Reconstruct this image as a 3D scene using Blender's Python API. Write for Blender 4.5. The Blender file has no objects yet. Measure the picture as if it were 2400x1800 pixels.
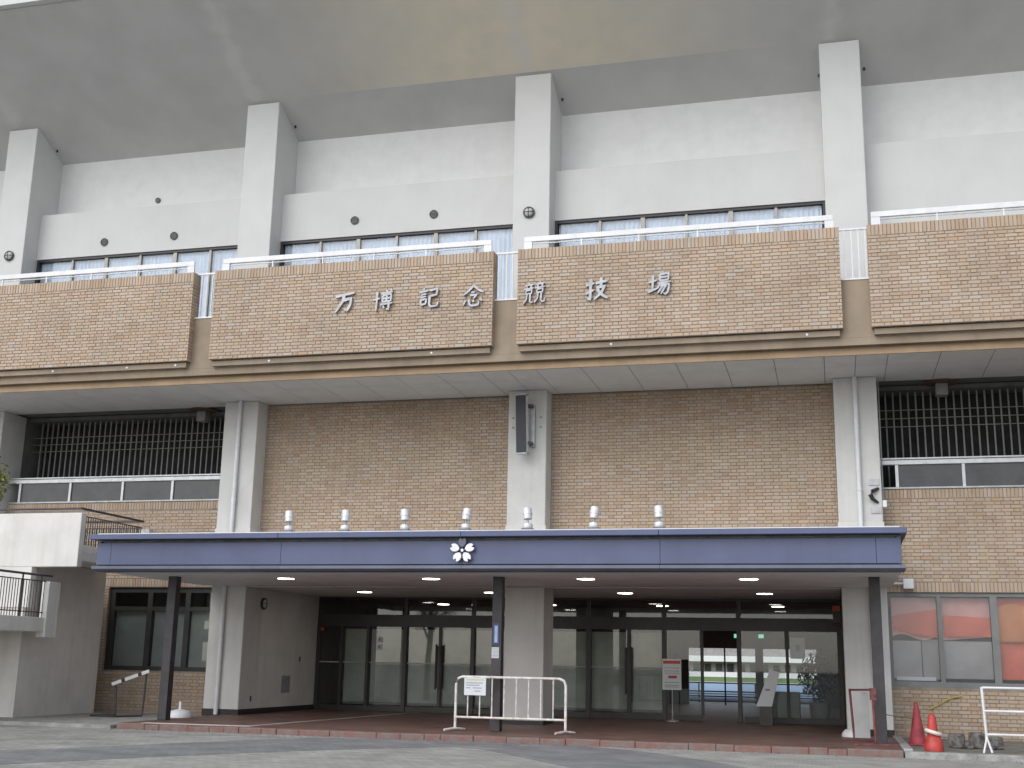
import bpy, math, random
from mathutils import Vector, Matrix
random.seed(7)
S = bpy.context.scene
COL = S.collection
R = math.radians

# ------------------------------------------------------------------ camera
F_PX, YAW, PITCH, ROLL = 2811.0, .2621, .2284, .0196
CAM = Vector((20.84, -25.27, 1.36))
def camera():
    cy, sy, cp, sp, cr, sr = math.cos(YAW), math.sin(YAW), math.cos(PITCH), math.sin(PITCH), math.cos(ROLL), math.sin(ROLL)
    f0, r0, u0 = Vector((-sy, cy, 0)), Vector((cy, sy, 0)), Vector((0, 0, 1))
    f = cp*f0 + sp*u0; u = -sp*f0 + cp*u0
    r = cr*r0 + sr*u; u2 = -sr*r0 + cr*u
    cd = bpy.data.cameras.new('camera'); cd.sensor_width = 36; cd.sensor_fit = 'HORIZONTAL'
    cd.lens = 36*F_PX/2400; cd.clip_start = .1; cd.clip_end = 3000
    o = bpy.data.objects.new('camera', cd); COL.objects.link(o)
    m = Matrix((r, u2, -f)).transposed().to_4x4(); m.translation = CAM
    o.matrix_world = m; S.camera = o
camera()

# ------------------------------------------------------------------ sky and light: bright overcast
SUN_DIR = Vector((-.38, -.85, .80)).normalized()       # towards the sun
w = bpy.data.worlds.new('World'); S.world = w; w.use_nodes = True
nt = w.node_tree; nt.nodes.clear()
sky = nt.nodes.new('ShaderNodeTexSky'); sky.sky_type = 'NISHITA'; sky.sun_disc = False
sky.sun_elevation = math.asin(SUN_DIR.z); sky.sun_rotation = math.atan2(SUN_DIR.x, SUN_DIR.y)
sky.air_density = 1.0; sky.dust_density = 1.2; sky.ozone_density = 1.0
hs = nt.nodes.new('ShaderNodeHueSaturation'); hs.inputs['Saturation'].default_value = .36
bg = nt.nodes.new('ShaderNodeBackground'); bg.inputs['Strength'].default_value = .15
wo = nt.nodes.new('ShaderNodeOutputWorld')
nt.links.new(sky.outputs[0], hs.inputs['Color']); nt.links.new(hs.outputs[0], bg.inputs['Color']); nt.links.new(bg.outputs[0], wo.inputs[0])
sl = bpy.data.lights.new('sun', 'SUN'); sl.energy = .95; sl.angle = R(60); sl.color = (1, .995, .985)
so = bpy.data.objects.new('sun', sl); COL.objects.link(so)
so.rotation_euler = (-SUN_DIR).to_track_quat('-Z', 'Y').to_euler()
S.view_settings.view_transform = 'Standard'; S.view_settings.look = 'None'
S.view_settings.exposure = 0.54; S.view_settings.gamma = 1.0

S.cycles.max_bounces = 7; S.cycles.diffuse_bounces = 4; S.cycles.glossy_bounces = 3; S.cycles.transmission_bounces = 3; S.cycles.transparent_max_bounces = 10
S.cycles.caustics_reflective = False; S.cycles.caustics_refractive = False; S.cycles.sample_clamp_indirect = 6

# ------------------------------------------------------------------ materials
MATS = {}
def mat(name, col, rough=.7, metal=0., var=.08, scale=3., streak=0., bump=0., col2=None, spec=.5, emit=0., bscale=40.):
    m = bpy.data.materials.new(name); m.use_nodes = True; MATS[name] = m
    n, l = m.node_tree.nodes, m.node_tree.links; b = n['Principled BSDF']
    b.inputs['Roughness'].default_value = rough; b.inputs['Metallic'].default_value = metal
    b.inputs['Specular IOR Level'].default_value = spec
    g = n.new('ShaderNodeNewGeometry')
    t = n.new('ShaderNodeTexNoise'); t.inputs['Scale'].default_value = scale; t.inputs['Detail'].default_value = 6
    t.inputs['Roughness'].default_value = .6
    l.new(g.outputs['Position'], t.inputs['Vector'])
    mx = n.new('ShaderNodeMix'); mx.data_type = 'RGBA'
    c2 = col2 or tuple(max(0, c*(1-2.2*var)) for c in col)
    c1 = tuple(min(1, c*(1+.8*var)) for c in col)
    mx.inputs[6].default_value = (*c1, 1); mx.inputs[7].default_value = (*c2, 1)
    mr = n.new('ShaderNodeMapRange'); mr.inputs[1].default_value = .38; mr.inputs[2].default_value = .68
    l.new(t.outputs[0], mr.inputs[0]); l.new(mr.outputs[0], mx.inputs[0])
    out = mx.outputs[2]
    if streak:
        mp = n.new('ShaderNodeMapping'); mp.inputs['Scale'].default_value = (5, 5, .22)
        l.new(g.outputs['Position'], mp.inputs[0])
        t2 = n.new('ShaderNodeTexNoise'); t2.inputs['Scale'].default_value = 1.6; t2.inputs['Detail'].default_value = 5
        l.new(mp.outputs[0], t2.inputs['Vector'])
        m2 = n.new('ShaderNodeMapRange'); m2.inputs[1].default_value = .5; m2.inputs[2].default_value = .75; m2.inputs[4].default_value = streak
        l.new(t2.outputs[0], m2.inputs[0])
        x2 = n.new('ShaderNodeMix'); x2.data_type = 'RGBA'; x2.inputs[7].default_value = (col[0]*.55, col[1]*.53, col[2]*.48, 1)
        l.new(m2.outputs[0], x2.inputs[0]); l.new(out, x2.inputs[6]); out = x2.outputs[2]
    l.new(out, b.inputs['Base Color'])
    if bump:
        t3 = n.new('ShaderNodeTexNoise'); t3.inputs['Scale'].default_value = bscale; t3.inputs['Detail'].default_value = 4
        l.new(g.outputs['Position'], t3.inputs['Vector'])
        bp = n.new('ShaderNodeBump'); bp.inputs['Strength'].default_value = bump; bp.inputs['Distance'].default_value = .01
        l.new(t3.outputs[0], bp.inputs['Height']); l.new(bp.outputs[0], b.inputs['Normal'])
    if emit:
        b.inputs['Emission Color'].default_value = (*col, 1); b.inputs['Emission Strength'].default_value = emit
    return m

mat('white_wall', (.635, .632, .625), .8, var=.02, scale=1.2, streak=.04, bump=.15)
mat('rough_wall', (.73, .727, .72), .85, var=.022, scale=2.6, streak=.05, bump=.3, bscale=25)
mat('cream_column', (.62, .615, .60), .85, var=.05, scale=1.1, streak=.16, bump=.2)
mat('fascia_brown', (.30, .235, .17), .7, var=.08, scale=1.5, streak=.25, bump=.1)
mat('fascia_warm', (.31, .215, .13), .7, var=.10, scale=1.2, streak=.2, bump=.1)
mat('ceiling_board', (.70, .70, .70), .8, var=.03, scale=2)
mat('joint_dark', (.16, .16, .155), .9, var=.05)
mat('canopy_blue', (.096, .114, .205), .5, var=.05, scale=1.3, streak=.12)
mat('canopy_blue_lip', (.14, .155, .21), .5, var=.10, scale=1.3, streak=.2)
mat('canopy_soffit', (.78, .79, .80), .8, var=.05, scale=1.2)
mat('porch_wall', (.68, .675, .655), .85, var=.05, scale=1.2, streak=.16, bump=.15)
mat('frame_bronze', (.042, .040, .039), .45, var=.1)
mat('frame_alu', (.34, .32, .29), .45, metal=.3, var=.06)
mat('frame_grey', (.20, .205, .205), .5, metal=.2, var=.06)
mat('post_dark', (.045, .04, .045), .5, var=.15, scale=5)
mat('skirting', (.028, .024, .024), .6)
mat('curtain', (.60, .66, .74), .9, var=.06, scale=5)
mat('blind', (.60, .60, .55), .9, var=.10, scale=1.5)
mat('white_metal', (.74, .74, .75), .4, var=.05, scale=4)
mat('white_pipe', (.70, .71, .73), .45, var=.04, scale=3)
mat('galvanised', (.42, .43, .44), .45, metal=.5, var=.1, scale=8)
mat('rail_bright', (.55, .555, .565), .4, metal=.4, var=.08, scale=6)
mat('bars_grey', (.25, .245, .24), .6, var=.08, scale=6)
mat('dark_panel', (.055, .058, .060), .25, var=.15, scale=2)
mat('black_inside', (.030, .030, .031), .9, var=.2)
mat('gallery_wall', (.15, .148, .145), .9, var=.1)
mat('silver', (.72, .72, .75), .32, metal=.75, var=.06, scale=10)
mat('silver_white', (.74, .74, .76), .38, metal=.25, var=.08, scale=14)
mat('letter_metal', (.36, .365, .385), .42, metal=.4, var=.14, scale=9)
mat('letter_side', (.16, .16, .18), .5, metal=.4)
mat('speaker_face', (.030, .032, .045), .5, var=.1)
mat('mortar', (.30, .25, .205), .95, var=.12, scale=5, bump=.2)
mat('porch_floor', (.150, .083, .066), .55, var=.18, scale=2.2, bump=.1)
mat('porch_kerb', (.165, .085, .072), .8, var=.35, scale=7, col2=(.19, .165, .15), bump=.8, bscale=20)
mat('concrete', (.33, .325, .31), .9, var=.15, scale=4, bump=.4)
mat('kerb_concrete', (.34, .34, .325), .9, var=.18, scale=5, bump=.5)
mat('dirt', (.20, .19, .17), .95, var=.25, scale=5, bump=.7, col2=(.13, .12, .095))
mat('stair_white', (.66, .645, .615), .85, var=.05, scale=1.5, streak=.2, bump=.2)
mat('stair_wall', (.64, .61, .575), .85, var=.06, scale=1.2, streak=.2, bump=.2)
mat('rail_dark', (.055, .05, .055), .5, var=.1)
mat('barricade_paint', (.74, .735, .73), .5, var=.10, scale=9, col2=(.56, .47, .42))
mat('cone_red', (.48, .055, .045), .5, var=.15, scale=7)
mat('cone_faded', (.36, .050, .065), .6, var=.15, scale=7)
mat('ring_white', (.75, .68, .64), .5, var=.05)
mat('rust_red', (.17, .05, .048), .6, var=.3, scale=9)
mat('red_dull', (.19, .06, .06), .6, var=.2, scale=9)
mat('paper', (.68, .71, .75), .6, var=.02)
mat('paper_yellow', (.62, .60, .38), .6, var=.02)
mat('ink_grey', (.25, .26, .30), .7)
mat('ink_red', (.55, .10, .08), .7)
mat('blue_sign', (.045, .07, .25), .4, var=.05)
mat('pale_blue', (.42, .52, .68), .5, var=.04)
mat('plastic_white', (.76, .77, .79), .45, var=.04)
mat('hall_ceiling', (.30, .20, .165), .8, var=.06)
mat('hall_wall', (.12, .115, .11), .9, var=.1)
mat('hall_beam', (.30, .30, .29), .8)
mat('track_blue', (.28, .40, .55), .8, var=.05)
mat('grass_far', (.13, .21, .055), .95, var=.12, scale=.5)
mat('stand_white', (.78, .78, .78), .7, var=.03)
mat('stand_grey', (.30, .28, .28), .8, var=.1)
mat('dark_trees', (.045, .055, .035), .9, var=.3, scale=.6)
mat('bark', (.10, .075, .05), .9, var=.2)
mat('wood_pile', (.16, .15, .14), .9, var=.35, scale=12, bump=.6)
mat('cloth_red', (.70, .16, .10), .85, var=.10, scale=1.4)
mat('cloth_pale', (.68, .36, .32), .85, var=.08, scale=1.4)
mat('cloth_orange', (.58, .22, .08), .85, var=.10, scale=1.4)
mat('board_grey', (.40, .40, .395), .85, var=.08, scale=2)
mat('yellow_tape', (.50, .43, .10), .6)
mat('downlight', (1, .88, .78), emit=13.)
mat('downlight_dim', (1, .90, .80), emit=10.)
mat('exit_green', (.30, .80, .62), emit=.6)
mat('lamp_glass', (.55, .55, .55), .3, var=.05)
mat('lamp_brown', (.12, .065, .05), .6)
mat('plant_dark', (.016, .022, .012), .8, var=.3)
mat('statue_dark', (.05, .043, .037), .6, var=.2)

def brick_mat():
    m = bpy.data.materials.new('brick_tile'); m.use_nodes = True; MATS['brick'] = m
    n, l = m.node_tree.nodes, m.node_tree.links; b = n['Principled BSDF']
    b.inputs['Roughness'].default_value = .78
    oi = n.new('ShaderNodeObjectInfo'); at = n.new('ShaderNodeAttribute'); at.attribute_name = 'tone'
    ad = n.new('ShaderNodeMath'); ad.operation = 'ADD'; fr = n.new('ShaderNodeMath'); fr.operation = 'FRACT'
    l.new(oi.outputs['Random'], ad.inputs[0]); l.new(at.outputs['Fac'], ad.inputs[1]); l.new(ad.outputs[0], fr.inputs[0])
    cr = n.new('ShaderNodeValToRGB'); cr.color_ramp.interpolation = 'LINEAR'
    stops = [(0, (.395, .290, .190)), (.22, (.43, .335, .235)), (.45, (.455, .350, .240)), (.62, (.47, .385, .290)),
             (.75, (.41, .32, .23)), (.85, (.46, .405, .34)), (.93, (.45, .305, .19)), (1, (.36, .265, .18))]
    mean = (.435, .34, .24); stops = [(p, tuple(g_*(c*.85+m0*.15) for c, m0, g_ in zip(q, mean, (1.07, 1.06, 1.11)))) for p, q in stops]
    e = cr.color_ramp.elements
    e[0].position, e[0].color = 0, (*stops[0][1], 1); e[1].position, e[1].color = 1, (*stops[-1][1], 1)
    for p, c in stops[1:-1]:
        x = e.new(p); x.color = (*c, 1)
    l.new(fr.outputs[0], cr.inputs[0])
    g = n.new('ShaderNodeNewGeometry')
    t = n.new('ShaderNodeTexNoise'); t.inputs['Scale'].default_value = .9; t.inputs['Detail'].default_value = 4
    l.new(g.outputs['Position'], t.inputs['Vector'])
    mr = n.new('ShaderNodeMapRange'); mr.inputs[1].default_value = .35; mr.inputs[2].default_value = .7; mr.inputs[3].default_value = .90; mr.inputs[4].default_value = 1.08
    l.new(t.outputs[0], mr.inputs[0])
    t2 = n.new('ShaderNodeTexNoise'); t2.inputs['Scale'].default_value = 45; l.new(g.outputs['Position'], t2.inputs['Vector'])
    m2 = n.new('ShaderNodeMapRange'); m2.inputs[3].default_value = .90; m2.inputs[4].default_value = 1.09; l.new(t2.outputs[0], m2.inputs[0])
    mu = n.new('ShaderNodeMath'); mu.operation = 'MULTIPLY'; l.new(mr.outputs[0], mu.inputs[0]); l.new(m2.outputs[0], mu.inputs[1])
    vm = n.new('ShaderNodeVectorMath'); vm.operation = 'SCALE'; l.new(cr.outputs[0], vm.inputs[0]); l.new(mu.outputs[0], vm.inputs['Scale'])
    l.new(vm.outputs[0], b.inputs['Base Color'])
brick_mat()

def glass_mat(name, tint, f0, rough=.02):
    m = bpy.data.materials.new(name); m.use_nodes = True; MATS[name] = m
    n, l = m.node_tree.nodes, m.node_tree.links; n.remove(n['Principled BSDF'])
    tr = n.new('ShaderNodeBsdfTransparent'); tr.inputs[0].default_value = (*tint, 1)
    gl = n.new('ShaderNodeBsdfGlossy'); gl.inputs['Roughness'].default_value = rough; gl.inputs['Color'].default_value = (.9, .92, .95, 1)
    fr = n.new('ShaderNodeLayerWeight'); pw = n.new('ShaderNodeMath'); pw.operation = 'POWER'; pw.inputs[1].default_value = 5
    l.new(fr.outputs['Facing'], pw.inputs[0])
    mr = n.new('ShaderNodeMapRange'); mr.inputs[3].default_value = f0; mr.inputs[4].default_value = 1
    l.new(pw.outputs[0], mr.inputs[0])
    mx = n.new('ShaderNodeMixShader'); l.new(mr.outputs[0], mx.inputs[0]); l.new(tr.outputs[0], mx.inputs[1]); l.new(gl.outputs[0], mx.inputs[2])
    l.new(mx.outputs[0], n['Material Output'].inputs[0])
glass_mat('glass', (.84, .87, .86), .035)
glass_mat('glass_upper', (.93, .95, .97), .035)
glass_mat('glass_hazy', (.90, .90, .91), .045, .15)

def soffit_mat():
    m = mat('roof_soffit', (.57, .57, .565), .85, var=.04, scale=.7, streak=0, bump=.25, bscale=12)
    n, l = m.node_tree.nodes, m.node_tree.links; b = n['Principled BSDF']
    src = b.inputs['Base Color'].links[0].from_socket
    g = n.new('ShaderNodeNewGeometry'); mp = n.new('ShaderNodeMapping'); mp.inputs['Scale'].default_value = (.10, .16, .16); mp.inputs['Location'].default_value = (-1.02, .0, 0)
    l.new(g.outputs['Position'], mp.inputs[0])
    t = n.new('ShaderNodeTexNoise'); t.inputs['Scale'].default_value = 1.8; t.inputs['Detail'].default_value = 5
    l.new(g.outputs['Position'], t.inputs['Vector'])
    # bounce light painted in ochre on the outer slab, fading beside the middle bays
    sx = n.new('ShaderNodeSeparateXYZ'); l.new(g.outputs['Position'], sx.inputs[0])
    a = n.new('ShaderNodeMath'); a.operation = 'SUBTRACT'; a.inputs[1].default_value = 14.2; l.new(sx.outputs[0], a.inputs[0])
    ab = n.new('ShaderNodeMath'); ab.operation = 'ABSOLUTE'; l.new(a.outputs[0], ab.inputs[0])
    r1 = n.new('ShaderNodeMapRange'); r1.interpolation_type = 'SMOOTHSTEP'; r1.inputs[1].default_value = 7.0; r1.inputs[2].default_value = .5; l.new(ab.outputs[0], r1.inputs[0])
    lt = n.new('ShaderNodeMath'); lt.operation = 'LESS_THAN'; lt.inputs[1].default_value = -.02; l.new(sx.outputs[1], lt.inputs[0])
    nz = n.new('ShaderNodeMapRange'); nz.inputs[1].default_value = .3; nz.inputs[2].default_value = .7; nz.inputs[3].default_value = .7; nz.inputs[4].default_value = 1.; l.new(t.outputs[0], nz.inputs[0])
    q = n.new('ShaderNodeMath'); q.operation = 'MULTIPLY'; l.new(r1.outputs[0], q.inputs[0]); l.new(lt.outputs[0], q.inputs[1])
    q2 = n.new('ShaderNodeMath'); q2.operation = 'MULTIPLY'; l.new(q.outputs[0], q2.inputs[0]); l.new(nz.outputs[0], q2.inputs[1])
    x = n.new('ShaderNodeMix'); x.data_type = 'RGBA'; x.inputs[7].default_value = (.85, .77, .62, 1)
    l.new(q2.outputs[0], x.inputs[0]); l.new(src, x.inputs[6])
    # pale patched strips in line with the columns
    pm_ = n.new('ShaderNodeMath'); pm_.operation = 'PINGPONG'; pm_.inputs[1].default_value = 3.5
    o1 = n.new('ShaderNodeMath'); o1.operation = 'SUBTRACT'; o1.inputs[1].default_value = .25; l.new(sx.outputs[0], o1.inputs[0]); l.new(o1.outputs[0], pm_.inputs[0])
    nn = n.new('ShaderNodeMath'); nn.operation = 'MULTIPLY_ADD'; nn.inputs[1].default_value = .9; l.new(t.outputs[0], nn.inputs[0]); l.new(pm_.outputs[0], nn.inputs[2])
    rr = n.new('ShaderNodeMapRange'); rr.interpolation_type = 'SMOOTHSTEP'; rr.inputs[1].default_value = .78; rr.inputs[2].default_value = .42; rr.inputs[4].default_value = .40; l.new(nn.outputs[0], rr.inputs[0])
    rm = n.new('ShaderNodeMath'); rm.operation = 'MULTIPLY'; l.new(rr.outputs[0], rm.inputs[0]); l.new(lt.outputs[0], rm.inputs[1])
    x3 = n.new('ShaderNodeMix'); x3.data_type = 'RGBA'; x3.inputs[7].default_value = (.76, .755, .74, 1)
    l.new(rm.outputs[0], x3.inputs[0]); l.new(x.outputs[2], x3.inputs[6]); l.new(x3.outputs[2], b.inputs['Base Color'])
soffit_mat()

def paver_mat(name, col, mort, sc=1., rot=0.):
    m = bpy.data.materials.new(name); m.use_nodes = True; MATS[name] = m
    n, l = m.node_tree.nodes, m.node_tree.links; b = n['Principled BSDF']; b.inputs['Roughness'].default_value = .9
    g = n.new('ShaderNodeNewGeometry'); mp = n.new('ShaderNodeMapping'); mp.inputs['Rotation'].default_value = (0, 0, rot)
    l.new(g.outputs['Position'], mp.inputs[0])
    bt = n.new('ShaderNodeTexBrick'); bt.inputs['Scale'].default_value = 1; bt.inputs['Brick Width'].default_value = .2*sc; bt.inputs['Row Height'].default_value = .1*sc
    bt.inputs['Mortar Size'].default_value = .005; bt.inputs['Color1'].default_value = (*[c*1.1 for c in col], 1); bt.inputs['Color2'].default_value = (*[c*.86 for c in col], 1); bt.inputs['Mortar'].default_value = (*mort, 1)
    l.new(mp.outputs[0], bt.inputs['Vector'])
    t = n.new('ShaderNodeTexNoise'); t.inputs['Scale'].default_value = 1.3; t.inputs['Detail'].default_value = 7; l.new(g.outputs['Position'], t.inputs['Vector'])
    mr = n.new('ShaderNodeMapRange'); mr.inputs[1].default_value = .3; mr.inputs[2].default_value = .7; mr.inputs[3].default_value = .76; mr.inputs[4].default_value = 1.14; l.new(t.outputs[0], mr.inputs[0])
    vm = n.new('ShaderNodeVectorMath'); vm.operation = 'SCALE'; l.new(bt.outputs[0], vm.inputs[0]); l.new(mr.outputs[0], vm.inputs['Scale'])
    l.new(vm.outputs[0], b.inputs['Base Color'])
    bp = n.new('ShaderNodeBump'); bp.inputs['Strength'].default_value = .35; bp.inputs['Distance'].default_value = .005; bp.invert = True
    l.new(bt.outputs['Fac'], bp.inputs['Height']); l.new(bp.outputs[0], b.inputs['Normal'])
paver_mat('paver_beige', (.36, .355, .33), (.21, .205, .19), rot=.3)
paver_mat('paver_grey', (.225, .225, .232), (.15, .15, .15), rot=.3)

# ------------------------------------------------------------------ mesh helpers
class MB:
    def __init__(s): s.v, s.f, s.t = [], [], []
    def quad(s, a, b, c, d): i = len(s.v); s.v += [a, b, c, d]; s.f.append((i, i+1, i+2, i+3)); return s
    def box(s, x0, x1, y0, y1, z0, z1):
        i = len(s.v)
        s.v += [(x0, y0, z0), (x1, y0, z0), (x1, y1, z0), (x0, y1, z0), (x0, y0, z1), (x1, y0, z1), (x1, y1, z1), (x0, y1, z1)]
        s.f += [tuple(i+k for k in q) for q in ((0, 3, 2, 1), (4, 5, 6, 7), (0, 1, 5, 4), (1, 2, 6, 5), (2, 3, 7, 6), (3, 0, 4, 7))]
        return s
    def prism(s, pts, axis, a, b):
        # closed outline pts (2-D) swept along axis from a to b
        def P(p, q):
            return {'x': (q, p[0], p[1]), 'y': (p[0], q, p[1]), 'z': (p[0], p[1], q)}[axis]
        i, n = len(s.v), len(pts)
        s.v += [P(p, a) for p in pts] + [P(p, b) for p in pts]
        s.f += [tuple(range(i, i+n)), tuple(range(i+2*n-1, i+n-1, -1))]
        s.f += [(i+k, i+n+k, i+n+(k+1) % n, i+(k+1) % n) for k in range(n)]
        return s
    def tube(s, pts, r, n=10, cap=True):
        pts = [Vector(p) for p in pts]; i0 = len(s.v); m = len(pts)
        up = Vector((0, 0, 1))
        for k, p in enumerate(pts):
            d = ((pts[k]-pts[k-1]).normalized() if k else Vector()) + ((pts[k+1]-pts[k]).normalized() if k < m-1 else Vector())
            d.normalize()
            a = d.cross(up if abs(d.z) < .95 else Vector((1, 0, 0))).normalized(); b = d.cross(a).normalized()
            rr = r[k] if isinstance(r, (list, tuple)) else r
            for j in range(n):
                t = 2*math.pi*j/n
                s.v.append(tuple(p + rr*(a*math.cos(t)+b*math.sin(t))))
        for k in range(m-1):
            for j in range(n):
                s.f.append((i0+k*n+j, i0+k*n+(j+1) % n, i0+(k+1)*n+(j+1) % n, i0+(k+1)*n+j))
        if cap:
            s.f.append(tuple(range(i0+n-1, i0-1, -1))); s.f.append(tuple(range(i0+(m-1)*n, i0+m*n)))
        return s
    def lathe(s, prof, c=(0, 0, 0), n=20, axis='z'):
        i0 = len(s.v)
        for (r, h) in prof:
            for j in range(n):
                t = 2*math.pi*j/n; a, b = r*math.cos(t), r*math.sin(t)
                p = {'z': (a, b, h), 'y': (a, h, b), 'x': (h, a, b)}[axis]
                s.v.append((p[0]+c[0], p[1]+c[1], p[2]+c[2]))
        for k in range(len(prof)-1):
            for j in range(n):
                s.f.append((i0+k*n+j, i0+k*n+(j+1) % n, i0+(k+1)*n+(j+1) % n, i0+(k+1)*n+j))
        s.f.append(tuple(range(i0+n-1, i0-1, -1))); s.f.append(tuple(range(i0+(len(prof)-1)*n, i0+len(prof)*n)))
        return s
    def xform(s, M):
        s.v = [tuple(M @ Vector(p)) for p in s.v]; return s
    def mesh(s, name, m):
        me = bpy.data.meshes.new(name); me.from_pydata(s.v, [], s.f); me.materials.append(MATS[m]); me.update(); return me
    def build(s, name, m, parent=None, smooth=False, bevel=0.):
        me = s.mesh(name, m)
        if smooth:
            me.polygons.foreach_set('use_smooth', [True]*len(me.polygons)); me.set_sharp_from_angle(angle=R(40))
        o = bpy.data.objects.new(name, me); COL.objects.link(o)
        if parent: o.parent = parent; o.matrix_parent_inverse = Matrix.Translation(-parent.location) if parent.type == 'EMPTY' else Matrix()
        if bevel:
            bv = o.modifiers.new('bevel', 'BEVEL'); bv.width = bevel; bv.segments = 2; bv.limit_method = 'ANGLE'; bv.angle_limit = R(50)
        return o
def tag(o, label=None, cat=None, group=None, kind=None):
    for k, v in (('label', label), ('category', cat), ('group', group), ('kind', kind)):
        if v: o[k] = v
    return o
def thing(name, loc, label, cat, group=None):
    o = bpy.data.objects.new(name, None); o.empty_display_size = .2; o.location = loc; COL.objects.link(o)
    return tag(o, label, cat, group)
def B(*a): return MB().box(*a)

# ------------------------------------------------------------------ ground
P = 7.0                                            # column spacing
tag(B(-600, 600, -600, 600, -1.0, -.62).build('ground', 'dirt'), kind='structure')
plaza = MB(); plaza.quad((-120, -160, 0), (140, -160, 0), (140, .4, 0), (-120, .4, 0)); plaza.quad((-120, .4, -.62), (140, .4, -.62), (140, .4, 0), (-120, .4, 0))
tag(plaza.build('plaza_paving', 'paver_beige'), kind='structure')
def smooth_poly(pts, k=3):
    for _ in range(k):
        q = []
        for i in range(len(pts)):
            a, b = pts[i], pts[(i+1) % len(pts)]
            q += [(.75*a[0]+.25*b[0], .75*a[1]+.25*b[1]), (.25*a[0]+.75*b[0], .25*a[1]+.75*b[1])]
        pts = q
    return pts
# sweeping darker band set in the paving
band = smooth_poly([(7.6, -12.4), (9.3, -9.9), (10.4, -7.6), (11.4, -5.4), (12.4, -4.32), (16.4, -4.32), (17.1, -4.6), (18.0, -5.4), (19.25, -7.0), (20.6, -9.3), (22, -12), (19.6, -12.2),
                    (18.4, -10.3), (17.2, -8.6), (15.9, -6.8), (15.3, -6.0), (14.6, -5.75), (13.4, -7.1), (12.0, -9.2), (11.2, -10.7), (10.4, -12.4)], 2)
tag(MB().prism(band, 'z', -.01, .004).build('dark_paving_band', 'paver_grey'), kind='structure')
# porch: raised reddish floor with a worn red kerb of separate stones
porch = B(7.55, 21.82, -4.22, 17, -.05, .11).build('porch_floor', 'porch_floor'); tag(porch, kind='structure')
x = 7.6; k = 0
while x < 21.79:
    L = min(random.choice((.3, .45, .6, .6, .9)), 21.82-x)
    dz, dy = random.uniform(-.016, .004), random.uniform(-.014, .014)
    B(x+.0015, x+L-.0015, -4.36+dy, -4.225, -.03, .112+dz).build('kerb_stone', 'porch_kerb', porch, bevel=.018); x += L
MB().prism([(8.0, -4.18), (10.2, -4.05), (10.2, -3.85), (8.0, -3.95)], 'z', .10, .114).build('edge_strip', 'stair_white', porch)
MB().prism([(10.21, -4.05), (10.75, 4.1), (10.60, 4.1), (10.06, -3.84), (10.21, -3.85)], 'z', .10, .114).build('edge_strip', 'concrete', porch)
side = B(-10, 7.5, -4.4, .4, -.05, .07).build('side_pavement', 'concrete'); tag(side, kind='structure')
bed = B(21.99, 40, -4.15, .45, -.05, .075).build('planting_bed', 'dirt'); tag(bed, kind='structure')
kerb = MB().box(21.84, 40, -4.36, -4.16, -.05, .10).build('bed_kerb', 'kerb_concrete', bevel=.015); tag(kerb, kind='structure')
MB().prism([(21.83, -4.15), (21.98, -4.15), (21.98, -.02), (21.83, -.02)], 'z', -.05, .135).build('edge_slab', 'kerb_concrete', kerb, bevel=.015)
# leaves and chips scattered along the kerbs
lv = MB()
for _ in range(260):
    px = random.uniform(7.6, 26); py = -4.4 - abs(random.gauss(0, .35)); s_ = random.uniform(.01, .035); a = random.uniform(0, 6.3)
    c_, s2 = math.cos(a)*s_, math.sin(a)*s_
    lv.quad((px-c_, py-s2, .008), (px+s2*.5, py-c_*.5, .012), (px+c_, py+s2, .02), (px-s2*.5, py+c_*.5, .012))
tag(lv.build('fallen_leaves', 'wood_pile'), 'small dry leaves and chips scattered along the kerb', 'leaves', kind='stuff')

# ------------------------------------------------------------------ the building
BLD = thing('grandstand_building', (14, 0, 0), 'large cream and brick grandstand building with white upper columns and deep sloping eave', 'building')

# upper storey: columns, lower wall with ribbon windows, set-back wall, sloping soffit
for i in range(-1, 4):
    MB().box(i*P, i*P+.87, 0, 1.9, 7.6, 14.97).build('upper_column', 'white_wall', BLD, bevel=.02)
for i in range(-1, 4):
    x0, x1 = i*P+.87, (i+1)*P
    wz = 11.46
    wall = MB().box(x0, x1, .55, 1.25, wz, 12.70)
    if i == 3: wall = MB().box(x0, x1, .55, 1.25, 8.7, 12.70)
    wall.build('upper_wall', 'white_wall', BLD)
    MB().box(x0, x1, 1.2, 1.6, 12.69, 14.6).build('set_back_wall', 'rough_wall', BLD)
    if i == 3: continue
    W = MB(); W.box(x0, x1, .585, .70, wz-.06, wz-.002); W.box(x0, x0+.06, .585, .70, 8.7, wz-.06); W.box(x1-.06, x1, .585, .70, 8.7, wz-.06)
    win = W.build('window', 'frame_bronze', BLD)
    n = 6; pw = (x1-x0-.14)/n
    for k in range(n):
        a = x0+.07+k*pw
        MB().box(a+.02, a+pw-.02, .635, .641, 8.8, wz-.07).build('pane', 'glass_upper', win)
        if k:
            ww = .05 if k % 2 == 0 else .028
            MB().box(a-ww, a+ww, .60, .68, 8.7, wz-.061).build('mullion', 'frame_alu', win)
        # pleated curtain behind the pane
        c = MB(); m_ = 26
        pts = [(a+.01+(pw-.02)*j/m_, .70+.010*math.sin(j*2.1+k)+random.uniform(-.006, .006)) for j in range(m_+1)]
        for j in range(m_):
            c.quad((*pts[j], 8.75), (*pts[j+1], 8.75), (*pts[j+1], wz-.07), (*pts[j], wz-.07))
        c.build('curtain', 'curtain', win, smooth=True)
    MB().box(x0, x1, 1.26, 1.3, 8.7, wz+.3).build('room_back', 'black_inside', BLD)
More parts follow.
